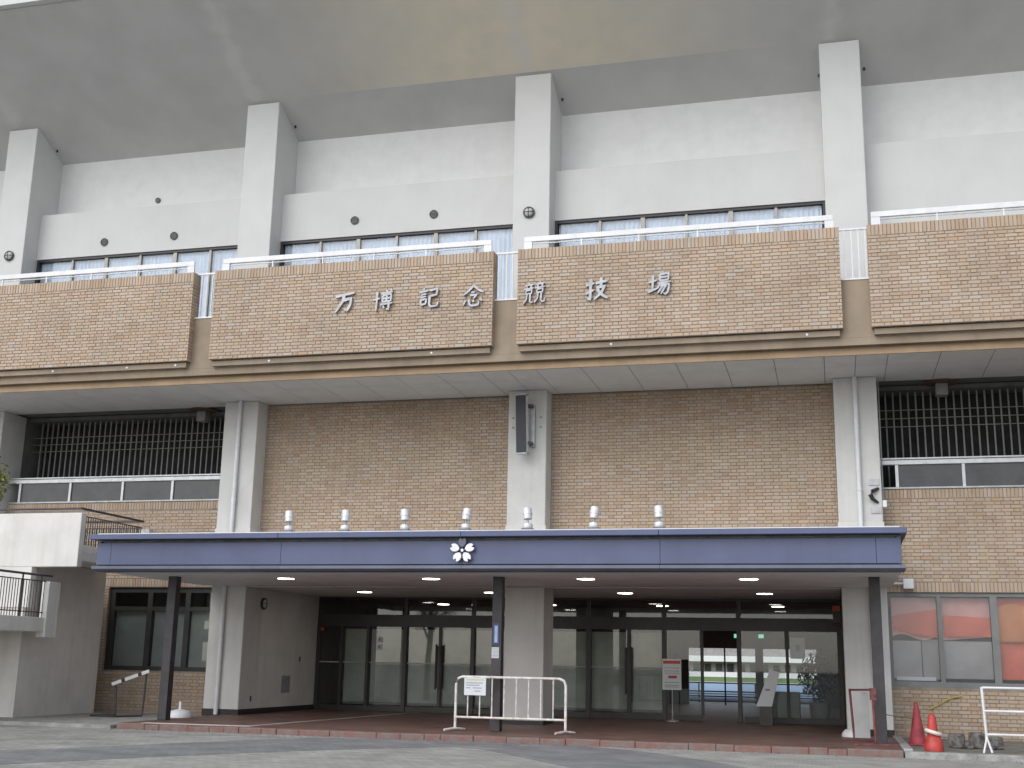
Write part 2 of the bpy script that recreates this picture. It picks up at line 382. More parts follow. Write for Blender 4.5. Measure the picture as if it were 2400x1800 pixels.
    # round wall vents
for vx, vz, vy in ((2.87, 11.81, .55), (4.89, 11.83, .55), (9.84, 11.86, .55), (11.88, 11.86, .55), (3.92, 13.13, 1.2)):
    r = .085 if vy < 1 else .055
    v = MB().lathe([(r+.02, vy+.01), (r+.02, vy-.03), (r, vy-.03), (r*.96, vy-.012), (.001, vy-.012)], (vx, 0, vz), 20, 'y').build('round_vent', 'frame_bronze', BLD, smooth=True)
    for q in range(-2, 3):
        MB().box(vx-r*.8, vx+r*.8, vy-.028, vy-.02, vz+q*r*.36-.006, vz+q*r*.36+.006).build('vent_slat', 'frame_grey', v)
# roof: soffit folds at the column heads, rises to the eave
roof = MB().prism([(17.5, 14.4), (1.62, 14.2), (1.2, 14.42), (0, 15.02), (-3.1, 16.48), (-3.16, 16.75), (-3.0, 16.8), (17.5, 16.8)], 'x', -60, 62)
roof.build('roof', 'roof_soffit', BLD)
MB().box(-60, 62, -3.30, -3.12, 16.52, 16.86).build('eave_edge', 'white_wall', BLD)
for i in range(-1, 4):                              # little pipe ends beside the column heads
    for dx, yy in ((.93, .75), (-.06, .8)):
        if (i, dx) in ((-1, -.06), (0, -.06), (1, -.06), (2, -.06)): continue
        zz = 14.42+(1.2-yy)*.5
        MB().lathe([(.028, zz-.05), (.028, zz+.03)], (i*P+dx+.05, yy, 0), 10).build('drain_end', 'frame_bronze', BLD)
# brick work -----------------------------------------------------------------
CRS, ST, HD, J = .0735, .225, .107, .011
def unit(w_, h_, d_=.02, e=.004):
    m_ = MB(); i = 0
    m_.v = [(0, d_, 0), (w_, d_, 0), (w_, d_, h_), (0, d_, h_), (e, 0, e), (w_-e, 0, e), (w_-e, 0, h_-e), (e, 0, h_-e)]
    m_.f = [(4, 5, 6, 7), (0, 1, 5, 4), (1, 2, 6, 5), (2, 3, 7, 6), (3, 0, 4, 7)]
    return m_
UM = {}
def unit_mesh(w_, h_):
    k = (round(w_, 3), round(h_, 3))
    if k not in UM: UM[k] = unit(w_, h_).mesh('brick', 'brick')
    return UM[k]
def brickwork(part, x0, x1, z0, z1, y, soldier=(), holes=(), n_single=300, core=True):
    """Flemish bond facing on plane y (front), bricks as children of part; soldier = [(z0, z1)] rows of upright bricks."""
    items = []
    def add(a, b, c, d):
        for (h0, h1, g0, g1) in holes:
            if a < h1-.001 and b > h0+.001 and c < g1-.001 and d > g0+.001:
                if a < h0-.03: b = h0-.004
                elif b > h1+.03: a = h1+.004
                else: return
        if b-a > .025 and d-c > .02: items.append((a, b, c, d))
    z = z0; row = 0
    while z < z1-.03:
        s_ = next((q for q in soldier if q[0]-.01 <= z < q[1]-.02), None)
        if s_:
            x = x0+.003
            while x < x1-.02:
                b = min(x+CRS-J, x1-.003); add(x, b, z+J/2, s_[1]-J/2); x += CRS
            z = s_[1]; row += 1; continue
        nxt = min([q[0] for q in soldier if q[0] > z+.001] + [z1])
        h = min(CRS, nxt-z)
        x = x0+.003 - (0 if row % 2 == 0 else (ST+J)*.5+ (HD+J)*.5)
        st = True
        while x < x1-.01:
            w_ = ST if st else HD
            a, b = max(x, x0+.003), min(x+w_, x1-.003)
            if b > a: add(a, b, z+J/2, z+h-J/2)
            x += w_+J; st = not st
        z += h; row += 1
    items.sort(key=lambda q: ((q[0]+q[1])/2-CAM.x)**2*1.0+(y-CAM.y)**2+((q[2]+q[3])/2-CAM.z)**2)
    full = [q for q in items]
    single, rest = full[:n_single], full[n_single:]
    for (a, b, c, d) in single:
        o = bpy.data.objects.new('brick', unit_mesh(b-a, d-c)); COL.objects.link(o); o.parent = part
        if part.parent: o.matrix_parent_inverse = Matrix()
        o.location = (a, y+random.uniform(-.003, .003), c)
    if rest:
        V, Fc, T = [], [], []
        for (a, b, c, d) in rest:
            u = unit(b-a, d-c); i = len(V); dy = random.uniform(-.003, .003); t = random.random()
            V += [(p[0]+a, p[1]+y+dy, p[2]+c) for p in u.v]; Fc += [tuple(i+k for k in f) for f in u.f]; T += [t]*8
        me = bpy.data.meshes.new('bricks'); me.from_pydata(V, [], Fc); me.materials.append(MATS['brick'])
        at = me.attributes.new('tone', 'FLOAT', 'POINT'); at.data.foreach_set('value', T); me.update()
        o = bpy.data.objects.new('bricks', me); COL.objects.link(o); o.parent = part; o['kind'] = 'stuff'
def wall_core(x0, x1, z0, z1, y, holes=(), back=.25):
    m_ = MB(); yb = y+back; ya = y+.009
    zs = sorted({z0, z1, *[h[2] for h in holes], *[h[3] for h in holes]}); xs = sorted({x0, x1, *[h[0] for h in holes], *[h[1] for h in holes]})
    for a, b in zip(zs, zs[1:]):
        run = None
        for c, d in zip(xs, xs[1:]):
            mid = ((c+d)/2, (a+b)/2)
            hole = any(h[0] < mid[0] < h[1] and h[2] < mid[1] < h[3] for h in holes)
            if hole:
                if run: m_.box(run[0], run[1], ya, yb, a, b); run = None
            else: run = (run[0] if run else c, d)
        if run: m_.box(run[0], run[1], ya, yb, a, b)
    return m_

# balcony: four brick parapets, stepped brown fascia, rails, boarded ceiling
PZ0, PZ1, PY = 7.73, 9.79, -2.27
for j in range(-1, 4):
    x0, x1 = j*P+.745, j*P+7.215
    m_ = MB().box(x0+.01, x1-.01, PY+.01, -1.93, PZ0, PZ1-.01); m_.box(x0+.06, x1-.07, -2.10, -1.92, 7.578, PZ0-.001)
    par = m_.build('balcony_parapet', 'mortar', BLD)
    if j >= 0:
        brickwork(par, x0, x1, PZ0, PZ1, PY, soldier=[(PZ1-.235, PZ1)])
        # brick returns at both ends
        ret = MB()
        z = PZ0; row = 0
        while z < PZ1-.24:
            for xe, sgn in ((x1, 1), (x0, -1)):
                cut = [(-2.268, -2.16), (-2.149, -1.93)] if row % 2 else [(-2.268, -2.05), (-2.039, -1.93)]
                for a, b in cut: ret.box(min(xe, xe-sgn*.012), max(xe, xe-sgn*.012), a, b, z+J/2, z+CRS-J/2)
            z += CRS; row += 1
        for xe, sgn in ((x1, 1), (x0, -1)):
            for q in range(4):
                ret.box(min(xe, xe-sgn*.012), max(xe, xe-sgn*.012), -2.268+q*.085, -2.195+q*.085, PZ1-.23, PZ1-.005)
        me = ret.build('end_bricks', 'brick', par); me['kind'] = 'stuff'
        at = me.data.attributes.new('tone', 'FLOAT', 'POINT'); tv = []
        for q in range(len(me.data.vertices)//8): tv += [random.random()]*8
        at.data.foreach_set('value', tv)
    MB().box(x0+.05, x1-.06, -2.19, -1.9, 7.600, 7.712).build('fascia_step', 'fascia_brown', BLD)
    # white hand rail above the parapet, turned down at both ends
    rl = MB().box(x0+.09, x1-.09, -2.13, -2.07, 9.985, 10.10).build('hand_rail', 'white_metal', BLD, bevel=.01)
    for xe in (x0+.09, x1-.09-.17): B(xe, xe+.17, -2.128, -2.072, 9.75, 9.983).build('rail_end', 'white_metal', rl)
    B(x0+.26, x1-.26, -2.11, -2.09, 9.935, 9.955).build('rail_wire', 'galvanised', rl)
    xx = x0+1.3
    while xx < x1-.5: B(xx, xx+.03, -2.115, -2.085, 9.75, 9.984).build('rail_stem', 'white_metal', rl); xx += 1.2
for dx in (3.77, 5.68, 6.9, 9.17, 12.89, 16.7, 20.54):    # little white drip nozzles under the parapets
    MB().lathe([(.028, -2.186), (.025, -2.20), (.012, -2.205)], (dx, 0, 7.655), 12, 'y').build('drip_nozzle', 'plastic_white', BLD, smooth=True)
for j in range(-1, 4):                              # gaps between parapets
    x0, x1 = j*P+.215, j*P+.745
    MB().box(x0-.3, x1+.3, -2.085, -1.85, 7.579, 8.74).build('gap_wall', 'fascia_brown', BLD)
    gr = MB().box(x0-.02, x1+.02, -2.10, -1.98, 8.742, 8.775).build('gap_railing', 'white_metal', BLD)
    B(x0, x1, -2.06, -2.02, 9.78, 9.82).build('rail_top', 'white_metal', gr)
    xx = x0+.09
    while xx < x1: B(xx, xx+.022, -2.052, -2.028, 8.776, 9.779).build('baluster', 'white_metal', gr); xx += .13
MB().box(-60, 62, -1.95, 0, 7.385, 7.43).build('fascia_groove', 'fascia_brown', BLD)
MB().box(-60, 62, -2.083, 0, 7.43, 7.577).build('balcony_slab_edge', 'fascia_brown', BLD)
MB().prism([(-2.005, 7.255), (-1.965, 7.405), (-1.80, 7.405), (-1.80, 7.31), (-1.965, 7.255)], 'x', -60, 62).build('fascia_lower', 'fascia_warm', BLD)
MB().box(-60, 62, -1.85, .54, 8.5, 8.7).build('balcony_floor', 'concrete', BLD)
ceil = MB().box(-60, 62, -1.97, 1.3, 7.312, 7.384).build('balcony_ceiling', 'joint_dark', BLD)
pm = {}
for j in range(-1, 4):
    c0 = j*P+.44
    seams = [c0, c0+.6] + [c0+.6+.9667*k for k in range(1, 7)] + [c0+7]
    for a, b in zip(seams, seams[1:]):
        for (y0, y1) in ((-1.965, -1.0), (-.99, 0.49)):
            key = (round(b-a, 3), y0)
            if key not in pm: pm[key] = MB().box(0, b-a-.012, 0, y1-y0, 0, .009).mesh('ceiling_panel', 'ceiling_board')
            o = bpy.data.objects.new('ceiling_panel', pm[key]); COL.objects.link(o); o.parent = ceil; o.location = (a+.006, y0, 7.288+random.uniform(-.001, .001))

# lower storey columns
for i in range(-1, 4):
    c = MB().box(i*P-.005, i*P+.865, 0, .9, 0, 7.285).build('lower_column', 'cream_column', BLD, bevel=.02)
    if 1 <= i <= 3:
        B(i*P-.02, i*P+.88, -.018, .3, 3.7, 4.27).build('column_base_band', 'stair_white', c)
    if i in (1, 3):
        B(i*P-.016, i*P+.876, -.012, .88, .0, .23).build('skirting_board', 'skirting', c)
MB().box(2*P-.016, 2*P+.876, -.012, .912, 0, .19).build('skirting_board', 'skirting', BLD)
MB().box(1*P+.42, 1*P+.862, .9, 4.2, 0, 2.96).build('porch_side_wall', 'porch_wall', BLD)
MB().box(1*P+.43, 1*P+.874, .89, 4.2, 0.0, .23).build('skirting_board', 'skirting', BLD)
MB().box(7.862, 7.872, 2.15, 2.62, .55, .95).build('wall_grille', 'galvanised', BLD)
for yy, zz in ((3.1, 1.35), (.55, .45)): MB().box(7.862, 7.875, yy, yy+.06, zz-.06, zz+.06).build('wall_socket', 'frame_bronze', BLD)
# big brick walls over the canopy
for i in (1, 2):
    x0, x1 = i*P+.867, (i+1)*P-.007
    wl = wall_core(x0, x1, 2.96, 7.285, .5).build('brick_wall', 'mortar', BLD)
    brickwork(wl, x0, x1, 4.02, 7.28, .5)
# side bays: brick with window band below, open gallery above
def bay(x0, x1, holes, z_lint, n):
    wl = wall_core(x0, x1, 0, 5.0, .5, holes).build('brick_wall', 'mortar', BLD)
    brickwork(wl, x0, x1, .03, 5.0, .5, soldier=[(z_lint, z_lint+.2), (4.80, 5.0)], holes=holes, n_single=n)
    return wl
bay(.87, 6.99, [(4.0, 6.985, 1.02, 2.95), (.9, 3.6, 1.02, 2.95)], 2.955, 300)
bay(21.87, 27.99, [(21.875, 27.98, 1.04, 2.90)], 2.905, 300)
# ground-floor windows, left: dark bronze frames with blinds
wn = MB().box(4.0, 6.985, .58, .70, 1.02, 1.12); wn.box(4.0, 6.985, .58, .70, 2.83, 2.95); wn.box(4.0, 6.985, .59, .69, 2.40, 2.50); wn.box(4.0, 4.14, .58, .70, 1.12, 2.83)
wn = wn.build('window', 'frame_bronze', BLD)
for a, b in ((4.14, 5.02), (5.17, 6.02), (6.14, 6.92)):
    B(a, b, .645, .652, 1.12, 2.40).build('pane', 'glass', wn); B(a, b, .645, .652, 2.50, 2.83).build('pane', 'glass', wn)
    B(b, b+.13, .585, .69, 1.12, 2.83).build('mullion', 'frame_bronze', wn)
    B(a, b, .70, .71, 1.1, 2.40).build('blind', 'board_grey', wn)
B(.9, 7.0, 1.2, 1.25, .5, 3.2).build('room_back', 'black_inside', BLD)
# ground-floor windows, right: grey aluminium, sheets and boards hung inside
wr = MB().box(21.875, 27.98, .56, .68, 1.04, 1.15); wr.box(21.875, 27.98, .56, .68, 2.82, 2.90); wr.box(21.875, 21.95, .56, .68, 1.15, 2.82)
wr = wr.build('window', 'frame_grey', BLD)
xs = [21.95, 22.88, 23.93, 25.0, 26.1, 27.2, 27.98]
for k, (a, b) in enumerate(zip(xs, xs[1:])):
    g_ = .05 if k % 2 == 0 else .10
    B(a, b-g_, .63, .636, 1.15, 2.82).build('pane', 'glass_hazy', wr)
    B(b-g_, b+.035, .565, .68, 1.15, 2.82).build('mullion', 'frame_grey', wr)
def sheet(x0, x1, ztop, zbot, y, m, name, seed):
    rnd = random.Random(seed); c = MB(); nx, nz = 16, 8; G = []
    for r_ in range(nz+1):
        for q in range(nx+1):
            u, v = q/nx, r_/nz
            zt = ztop(u); zb = zbot(u); z_ = zt+(zb-zt)*v
            G.append((x0+(x1-x0)*u, y+.03*math.sin(u*9+v*3+seed)*v+rnd.uniform(-.004, .004), z_))
    c.v = G
    c.f = [(r_*(nx+1)+q, r_*(nx+1)+q+1, (r_+1)*(nx+1)+q+1, (r_+1)*(nx+1)+q) for r_ in range(nz) for q in range(nx)]
    return c.build(name, m, wr, smooth=True)
sheet(21.93, 22.86, lambda u: 2.80, lambda u: 2.02+.06*math.sin(u*7), .73, 'cloth_pale', 'hung_sheet', 1)
sheet(21.96, 22.86, lambda u: 2.44+.14*u, lambda u: 2.16-.16*u, .685, 'cloth_red', 'hung_sheet', 2)
sheet(22.86, 23.85, lambda u: 2.80, lambda u: 1.96+.08*u, .73, 'cloth_pale', 'hung_sheet', 3)
sheet(22.95, 23.86, lambda u: 2.46-.05*u, lambda u: 2.04, .685, 'cloth_red', 'hung_sheet', 4)
sheet(23.97, 25.0, lambda u: 2.60+.1*math.sin(u*6), lambda u: 1.95, .685, 'cloth_orange', 'hung_sheet', 5)
sheet(23.95, 25.0, lambda u: 2.80, lambda u: 1.22, .75, 'cloth_red', 'hung_sheet', 6)
for a, b, z0, z1 in ((21.95, 22.5, 1.2, 1.95), (22.52, 22.86, 1.2, 1.98), (22.93, 23.86, 1.22, 1.68), (22.9, 23.88, 1.68, 1.95)):
    B(a, b, .76, .78, z0, z1).build('inner_board', 'board_grey', wr)
B(22.0, 22.75, .69, .755, 1.17, 1.24).build('inner_sill_paper', 'paper', wr)
B(21.87, 28, 1.2, 1.25, .5, 3.2).build('room_back', 'gallery_wall', BLD)
# galleries: rail with dark panels, screen of upright bars behind
for x0, x1, posts in ((.865, 6.99, (1.18, 2.62, 4.09, 5.45, 6.86)), (21.87, 27.99, (22.17, 23.47, 24.77, 26.07, 27.37))):
    gl = MB().box(x0, x1, .46, .58, 5.50, 5.60).build('gallery_rail', 'rail_bright', BLD, bevel=.01)
    B(x0, x1, .47, .56, 5.615, 5.645).build('rail_tube', 'rail_bright', gl)
    B(x0, x1, .47, .60, 5.002, 5.035).build('rail_base', 'galvanised', gl)
    for p in posts: B(p, p+.06, .475, .57, 5.036, 5.499).build('rail_post', 'rail_bright', gl)
    for a, b in zip(posts, posts[1:]): B(a+.06, b, .51, .525, 5.036, 5.499).build('rail_panel', 'dark_panel', gl)
    sc = MB().box(x0, x1, 1.24, 1.26, 6.80, 6.815).build('bar_screen', 'bars_grey', BLD)
    for z_ in (6.62, 6.44): B(x0, x1, 1.24, 1.26, z_, z_+.015).build('cross_wire', 'bars_grey', sc)
    bm = MB().box(0, .031, 0, .031, 0, 2.3).mesh('upright_bar', 'bars_grey')
    xx = x0+.2
    while xx < x1-.05:
        o = bpy.data.objects.new('upright_bar', bm); COL.objects.link(o); o.parent = sc; o.location = (xx, 1.28, 4.99); xx += .155
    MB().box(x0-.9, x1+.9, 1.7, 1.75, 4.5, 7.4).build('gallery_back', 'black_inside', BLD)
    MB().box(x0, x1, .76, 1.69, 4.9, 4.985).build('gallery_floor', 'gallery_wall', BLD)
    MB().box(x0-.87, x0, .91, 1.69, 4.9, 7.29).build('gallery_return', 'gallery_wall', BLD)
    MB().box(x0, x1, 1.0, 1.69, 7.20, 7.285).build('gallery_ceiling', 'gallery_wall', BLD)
# downpipes
for px in (7.43, 21.43):
    pp = MB().tube([(px, -.07, 3.7), (px, -.07, 7.285)], .05, 12).build('down_pipe', 'white_pipe', BLD, smooth=True)
    for z_ in (4.9, 6.2): MB().lathe([(.06, z_), (.06, z_+.05)], (px, -.07, 0), 12).build('pipe_clip', 'white_pipe', pp, smooth=True)
for px in (7.36, 21.56):
    pp = MB().tube([(px, -.07, .112), (px, -.07, 2.96)], .05, 12).build('down_pipe', 'white_pipe', BLD, smooth=True)
    MB().lathe([(.06, 1.7), (.06, 1.75)], (px, -.07, 0), 12).build('pipe_clip', 'white_pipe', pp, smooth=True)
MB().box(7.0, 21.9, -.03, .5, 3.66, 4.155).build('wall_flashing', 'stair_white', BLD)

# entrance glazing ------------------------------------------------------------
GY = 4.2
gl = MB().box(7.86, 21.0, GY-.08, GY+.08, 2.20, 2.50).build('glazing_frame', 'frame_bronze', BLD)
for a, b in ((7.86, 17.75), (18.72, 21.0)): B(a, b, GY-.05, GY+.05, .112, .24).build('bottom_rail', 'frame_bronze', gl)
B(7.86, 21.0, GY-.05, GY+.05, 2.90, 2.96).build('head_rail', 'frame_bronze', gl)
big = [7.88, 10.27, 12.06, 15.0, 16.85, 18.62, 20.92]
for x in big: B(x-.045, x+.05, GY-.09, GY+.09, .112, 2.199).build('mullion', 'frame_bronze', gl); B(x-.035, x+.04, GY-.06, GY+.06, 2.501, 2.899).build('mullion', 'frame_bronze', gl)
for x in (8.53, 9.25, 11.2, 12.95, 13.9, 16.0, 17.75, 19.73): B(x-.035, x+.035, GY-.045, GY+.045, .241, 2.199).build('door_stile', 'frame_bronze', gl)
for a, b in zip(big, big[1:]): B(a+.06, b-.06, GY-.004, GY+.004, 2.50, 2.90).build('pane', 'glass', gl)
st = sorted(big+[8.53, 9.25, 11.2, 12.95, 13.9, 16.0, 17.75, 19.73])
for a, b in zip(st, st[1:]):
    if (a, b) == (17.75, 18.62): continue            # the slid-open leaf
    pn = B(a+.05, b-.05, GY-.004, GY+.004, .24, 2.20).build('pane', 'glass', gl)
    if b < 17: B(a+.06, b-.06, GY-.012, GY-.006, 1.285, 1.315).build('door_strip', 'board_grey', gl)
    if 8.4 < a < 16.5:
        B(a+.07, b-.07, GY+.07, GY+.08, .30, 2.14).build('blind', 'blind', gl)
        B(a+.07, b-.07, GY+.055, GY+.069, .27, .33).build('blind_bar', 'hall_beam', gl)
for x in (11.2, 16.0):                               # long pull handles in pairs
    for sx in (-.06, .06): MB().tube([(x+sx, GY-.13, .68), (x+sx, GY-.13, 1.78)], .026, 8).build('pull_handle', 'frame_bronze', gl, smooth=True)
    B(x-.09, x+.09, GY-.12, GY-.06, .72, 1.74).build('handle_plate', 'frame_bronze', gl)
# hall behind the glass, open to the stadium at its far end
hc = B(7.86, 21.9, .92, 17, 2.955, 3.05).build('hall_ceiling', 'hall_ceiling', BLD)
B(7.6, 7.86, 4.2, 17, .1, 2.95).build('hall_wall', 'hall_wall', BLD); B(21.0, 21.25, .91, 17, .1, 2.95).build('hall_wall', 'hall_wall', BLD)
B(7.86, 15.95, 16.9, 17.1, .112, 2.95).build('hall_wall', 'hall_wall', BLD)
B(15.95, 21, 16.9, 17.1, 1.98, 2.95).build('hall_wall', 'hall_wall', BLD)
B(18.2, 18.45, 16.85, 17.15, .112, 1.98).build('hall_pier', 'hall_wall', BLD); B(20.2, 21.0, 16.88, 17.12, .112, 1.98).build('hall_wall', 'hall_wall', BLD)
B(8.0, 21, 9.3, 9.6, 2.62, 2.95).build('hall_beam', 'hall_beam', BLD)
B(16.4, 16.45, 16.94, 17.0, .112, 1.98).build('far_door_stile', 'frame_bronze', BLD); B(17.15, 17.2, 16.94, 17.0, .112, 1.98).build('far_door_stile', 'frame_bronze', BLD)
B(-60, 7.6, .76, 17, 2.96, 3.3).build('floor_slab', 'concrete', BLD); B(21.9, 62, 1.3, 17, 2.96, 3.3).build('floor_slab', 'concrete', BLD)
B(-60, 62, 1.76, 17.3, 7.3, 8.45).build('floor_slab', 'concrete', BLD); B(7.0, 21.9, .76, 17, 3.06, 3.3).build('floor_slab', 'concrete', BLD)
B(-60, -58, 0, 17, 0, 15).build('end_wall', 'white_wall', BLD); B(60, 62, 0, 17, 0, 15).build('end_wall', 'white_wall', BLD)
B(-60, 62, 17.1, 17.4, 3.0, 14.4).build('rear_wall', 'white_wall', BLD)

# ------------------------------------------------------------------ canopy
CAN = thing('entrance_canopy', (14.4, -4.4, 3.0), 'flat entrance canopy with slate blue fascia on dark square posts', 'canopy')
CX0, CX1, CY = 6.82, 21.95, -4.40
seams = [CX0, 7.13, 10.77, 14.37, 17.95, 21.55, CX1]
for a, b in zip(seams, seams[1:]): B(a+.004, b-.004, CY+.05, CY+.11, 3.085, 3.505).build('fascia_panel', 'canopy_blue', CAN)
B(CX0, CX0+.06, CY+.061, -.05, 3.075, 3.535).build('fascia_side', 'canopy_blue', CAN); B(CX1-.06, CX1, CY+.061, -.05, 3.075, 3.535).build('fascia_side', 'canopy_blue', CAN)
cp = [CX0-.1, 10.77, 14.37, 17.95, CX1+.1]
for a, b in zip(cp, cp[1:]): B(a+.003, b-.003, CY-.12, CY+.25, 3.565, 3.665).build('coping', 'canopy_blue', CAN, bevel=.008)
B(CX0-.1, CX0+.2, CY+.251, -.05, 3.57, 3.665).build('coping', 'canopy_blue', CAN); B(CX1-.2, CX1+.1, CY+.251, -.05, 3.57, 3.665).build('coping', 'canopy_blue', CAN)
B(CX0+.01, CX1-.01, CY+.02, CY+.05, 3.667, 3.695).build('roof_trim', 'plastic_white', CAN)
B(CX0+.03, CX1-.03, CY+.16, -.06, 3.525, 3.68).build('roof_deck', 'concrete', CAN)
for a, b in zip(cp, cp[1:]):
    MB().prism([(CY-.03, 3.055), (CY+.14, 3.055), (CY+.42, 2.962), (CY+.06, 2.962), (CY-.03, 3.0)], 'x', a+.052 if a < CX0 else a+.003, b-.052 if b > CX1 else b-.003).build('fascia_lip', 'canopy_blue_lip', CAN)
B(CX0, CX1, CY+.3, .0, 2.962, 2.99).build('soffit', 'canopy_soffit', CAN)
B(7.88, 20.98, .0, 4.12, 2.944, 2.955).build('soffit', 'canopy_soffit', CAN)
B(CX0+.05, CX1-.05, CY+.125, -.06, 2.992, 3.52).build('soffit_frame', 'joint_dark', CAN)
for px in (7.71, 14.645, 21.54):
    po = B(px-.095, px+.095, -2.95, -2.76, .112, 2.961).build('post', 'post_dark', CAN, bevel=.008)
rows_x = (9.98, 13.12, 16.25, 19.33)
dl = [(x, -2.4, 2.962) for x in rows_x] + [(x+.05, 1.85, 2.944) for x in rows_x]
for x, y, z in dl:
    d = MB().lathe([(.17, z-.002), (.17, z-.012), (.14, z-.014)], (x, y, 0), 20).build('downlight', 'downlight', CAN)
    MB().lathe([(.185, z-.001), (.185, z-.008), (.171, z-.010)], (x, y, 0), 20).build('trim_ring', 'white_metal', d)
for x in rows_x:
    for y in (7.9, 11.0, 14.2):
        if x < 12 and y > 10: continue
        MB().lathe([(.16, 2.953), (.16, 2.943), (.13, 2.941)], (x+.06, y, 0), 16).build('hall_downlight', 'downlight_dim', hc)

# ------------------------------------------------------------------ lettering and crest
CH = {
 'wan': [[(4, 80), (40, 84), (96, 88)], [(47, 85), (40, 52), (8, 4)], [(42, 58), (82, 63), (79, 32), (66, 7), (50, 17)]],
 'haku': [[(3, 57), (36, 62)], [(20, 95), (20, 3)], [(40, 82), (95, 86)], [(48, 73), (48, 42)], [(48, 73), (88, 76), (88, 42)], [(48, 58), (88, 59)], [(48, 43), (88, 44)], [(68, 97), (68, 41)], [(84, 98), (92, 91)], [(38, 30), (98, 34)], [(80, 41), (80, 3), (68, 9)], [(52, 22), (60, 12)]],
 'ki': [[(22, 98), (28, 91)], [(3, 81), (46, 86)], [(12, 69), (38, 71)], [(12, 57), (38, 59)], [(13, 45), (14, 20)], [(13, 45), (39, 47), (36, 21)], [(14, 23), (36, 24)], [(52, 85), (88, 89), (86, 58)], [(54, 58), (86, 61)], [(54, 60), (54, 20), (62, 9), (90, 10), (97, 28)]],
 'nen': [[(50, 99), (28, 76), (3, 57)], [(50, 97), (72, 76), (98, 62)], [(40, 67), (58, 67)], [(34, 53), (67, 55), (51, 37)], [(14, 32), (7, 11)], [(32, 36), (34, 12), (46, 4), (74, 6), (78, 22)], [(48, 30), (55, 21)], [(80, 35), (93, 22)]],
 'kyo': [[(25, 99), (26, 88)], [(6, 85), (45, 88)], [(14, 82), (18, 72)], [(37, 84), (32, 73)], [(2, 69), (48, 72)], [(12, 62), (13, 44)], [(12, 62), (39, 64), (37, 45)], [(13, 47), (37, 48)], [(18, 44), (16, 22), (3, 3)], [(32, 45), (32, 12), (38, 5), (47, 9)],
         [(75, 99), (76, 88)], [(56, 86), (95, 89)], [(64, 83), (68, 73)], [(87, 85), (82, 74)], [(52, 70), (98, 73)], [(62, 63), (63, 45)], [(62, 63), (89, 65), (87, 46)], [(63, 48), (87, 49)], [(68, 45), (66, 22), (53, 3)], [(82, 46), (82, 12), (88, 4), (97, 6), (99, 20)]],
 'gi': [[(2, 71), (37, 77)], [(22, 98), (22, 4), (10, 12)], [(2, 33), (38, 47)], [(44, 76), (96, 81)], [(68, 99), (68, 57)], [(48, 56), (85, 59), (72, 33), (41, 3)], [(51, 47), (72, 22), (99, 3)]],
 'jo': [[(2, 65), (37, 70)], [(20, 93), (20, 28)], [(1, 21), (39, 34)], [(50, 95), (50, 66)], [(50, 95), (87, 97), (86, 66)], [(50, 81), (86, 82)], [(50, 67), (86, 68)], [(40, 55), (98, 59)], [(54, 54), (38, 30)], [(52, 45), (91, 48), (87, 15), (76, 4), (68, 11)], [(66, 46), (43, 12)], [(79, 47), (57, 7)]],
}
def stroke(mb, pts, y0, y1, wd, T):
    # brush stroke: dense centre line, fuller at the start and at bends, tapering at the tip
    P_ = [Vector(p) for p in pts]; C = []
    for a, b in zip(P_, P_[1:]):
        n = max(2, int((b-a).length/9))
        C += [a.lerp(b, t/n) for t in range(n)]
    C.append(P_[-1]); L, Rr = [], []; N = len(C)-1
    for k, c in enumerate(C):
        d = (C[min(k+1, N)]-C[max(k-1, 0)]).normalized(); nrm = Vector((-d.y, d.x)); t = k/N
        w_ = wd*(1.18-.42*math.sin(math.pi*t))*(1 if t < .72 else 1-.62*(t-.72)/.28)*.5
        if k == 0: w_ *= .7
        L.append(c+nrm*w_); Rr.append(c-nrm*w_)
    i = len(mb.v); n = len(C)
    for yy in (y0, y1):
        mb.v += [T(p, yy) for p in L] + [T(p, yy) for p in Rr]
    for k in range(n-1):
        mb.f.append((i+k, i+n+k, i+n+k+1, i+k+1))
        mb.f.append((i+k, i+k+1, i+2*n+k+1, i+2*n+k)); mb.f.append((i+n+k, i+3*n+k, i+3*n+k+1, i+n+k+1))
    mb.f.append((i, i+2*n, i+3*n, i+n)); mb.f.append((i+n-1, i+2*n-1, i+4*n-1, i+3*n-1))
chars = [('wan', 10.92, 8.85, 'silver brush-style letter 万, first of the row on the brick parapet'),
         ('haku', 11.80, 8.83, 'silver brush-style letter 博, second of the row on the brick parapet'),
         ('ki', 12.83, 8.82, 'silver brush-style letter 記, third of the row on the brick parapet'),
         ('nen', 13.81, 8.81, 'silver brush-style letter 念 beside the gap between the brick parapets'),
         ('kyo', 15.12, 8.80, 'silver brush-style letter 競 just right of the gap between the parapets'),
         ('gi', 16.43, 8.80, 'silver brush-style letter 技, second from the end of the row'),
         ('jo', 17.71, 8.81, 'silver brush-style letter 場, last letter at the right end of the row')]
for key, cx, cz, lab in chars:
    m_ = MB(); sz = .47
    T = lambda p, yy: (cx+(p.x-50)/100*sz+(p.y-50)/100*.02, yy, cz+(p.y-50)/100*sz+(p.x-50)/100*.03)
    wd = 8.6 if key in ('kyo',) else 11.5 if key in ('haku', 'ki', 'jo', 'nen') else 15
    for q, s_ in enumerate(CH[key]): stroke(m_, s_, -2.328-.0008*q, -2.275, wd, T)
    tag(m_.build('sign_letter', 'letter_metal'), lab, 'letter', 'silver letters of the stadium name')
EM = thing('flower_emblem', (14.38, -4.43, 3.32), 'silver cherry blossom crest mounted in the middle of the blue canopy fascia', 'emblem')
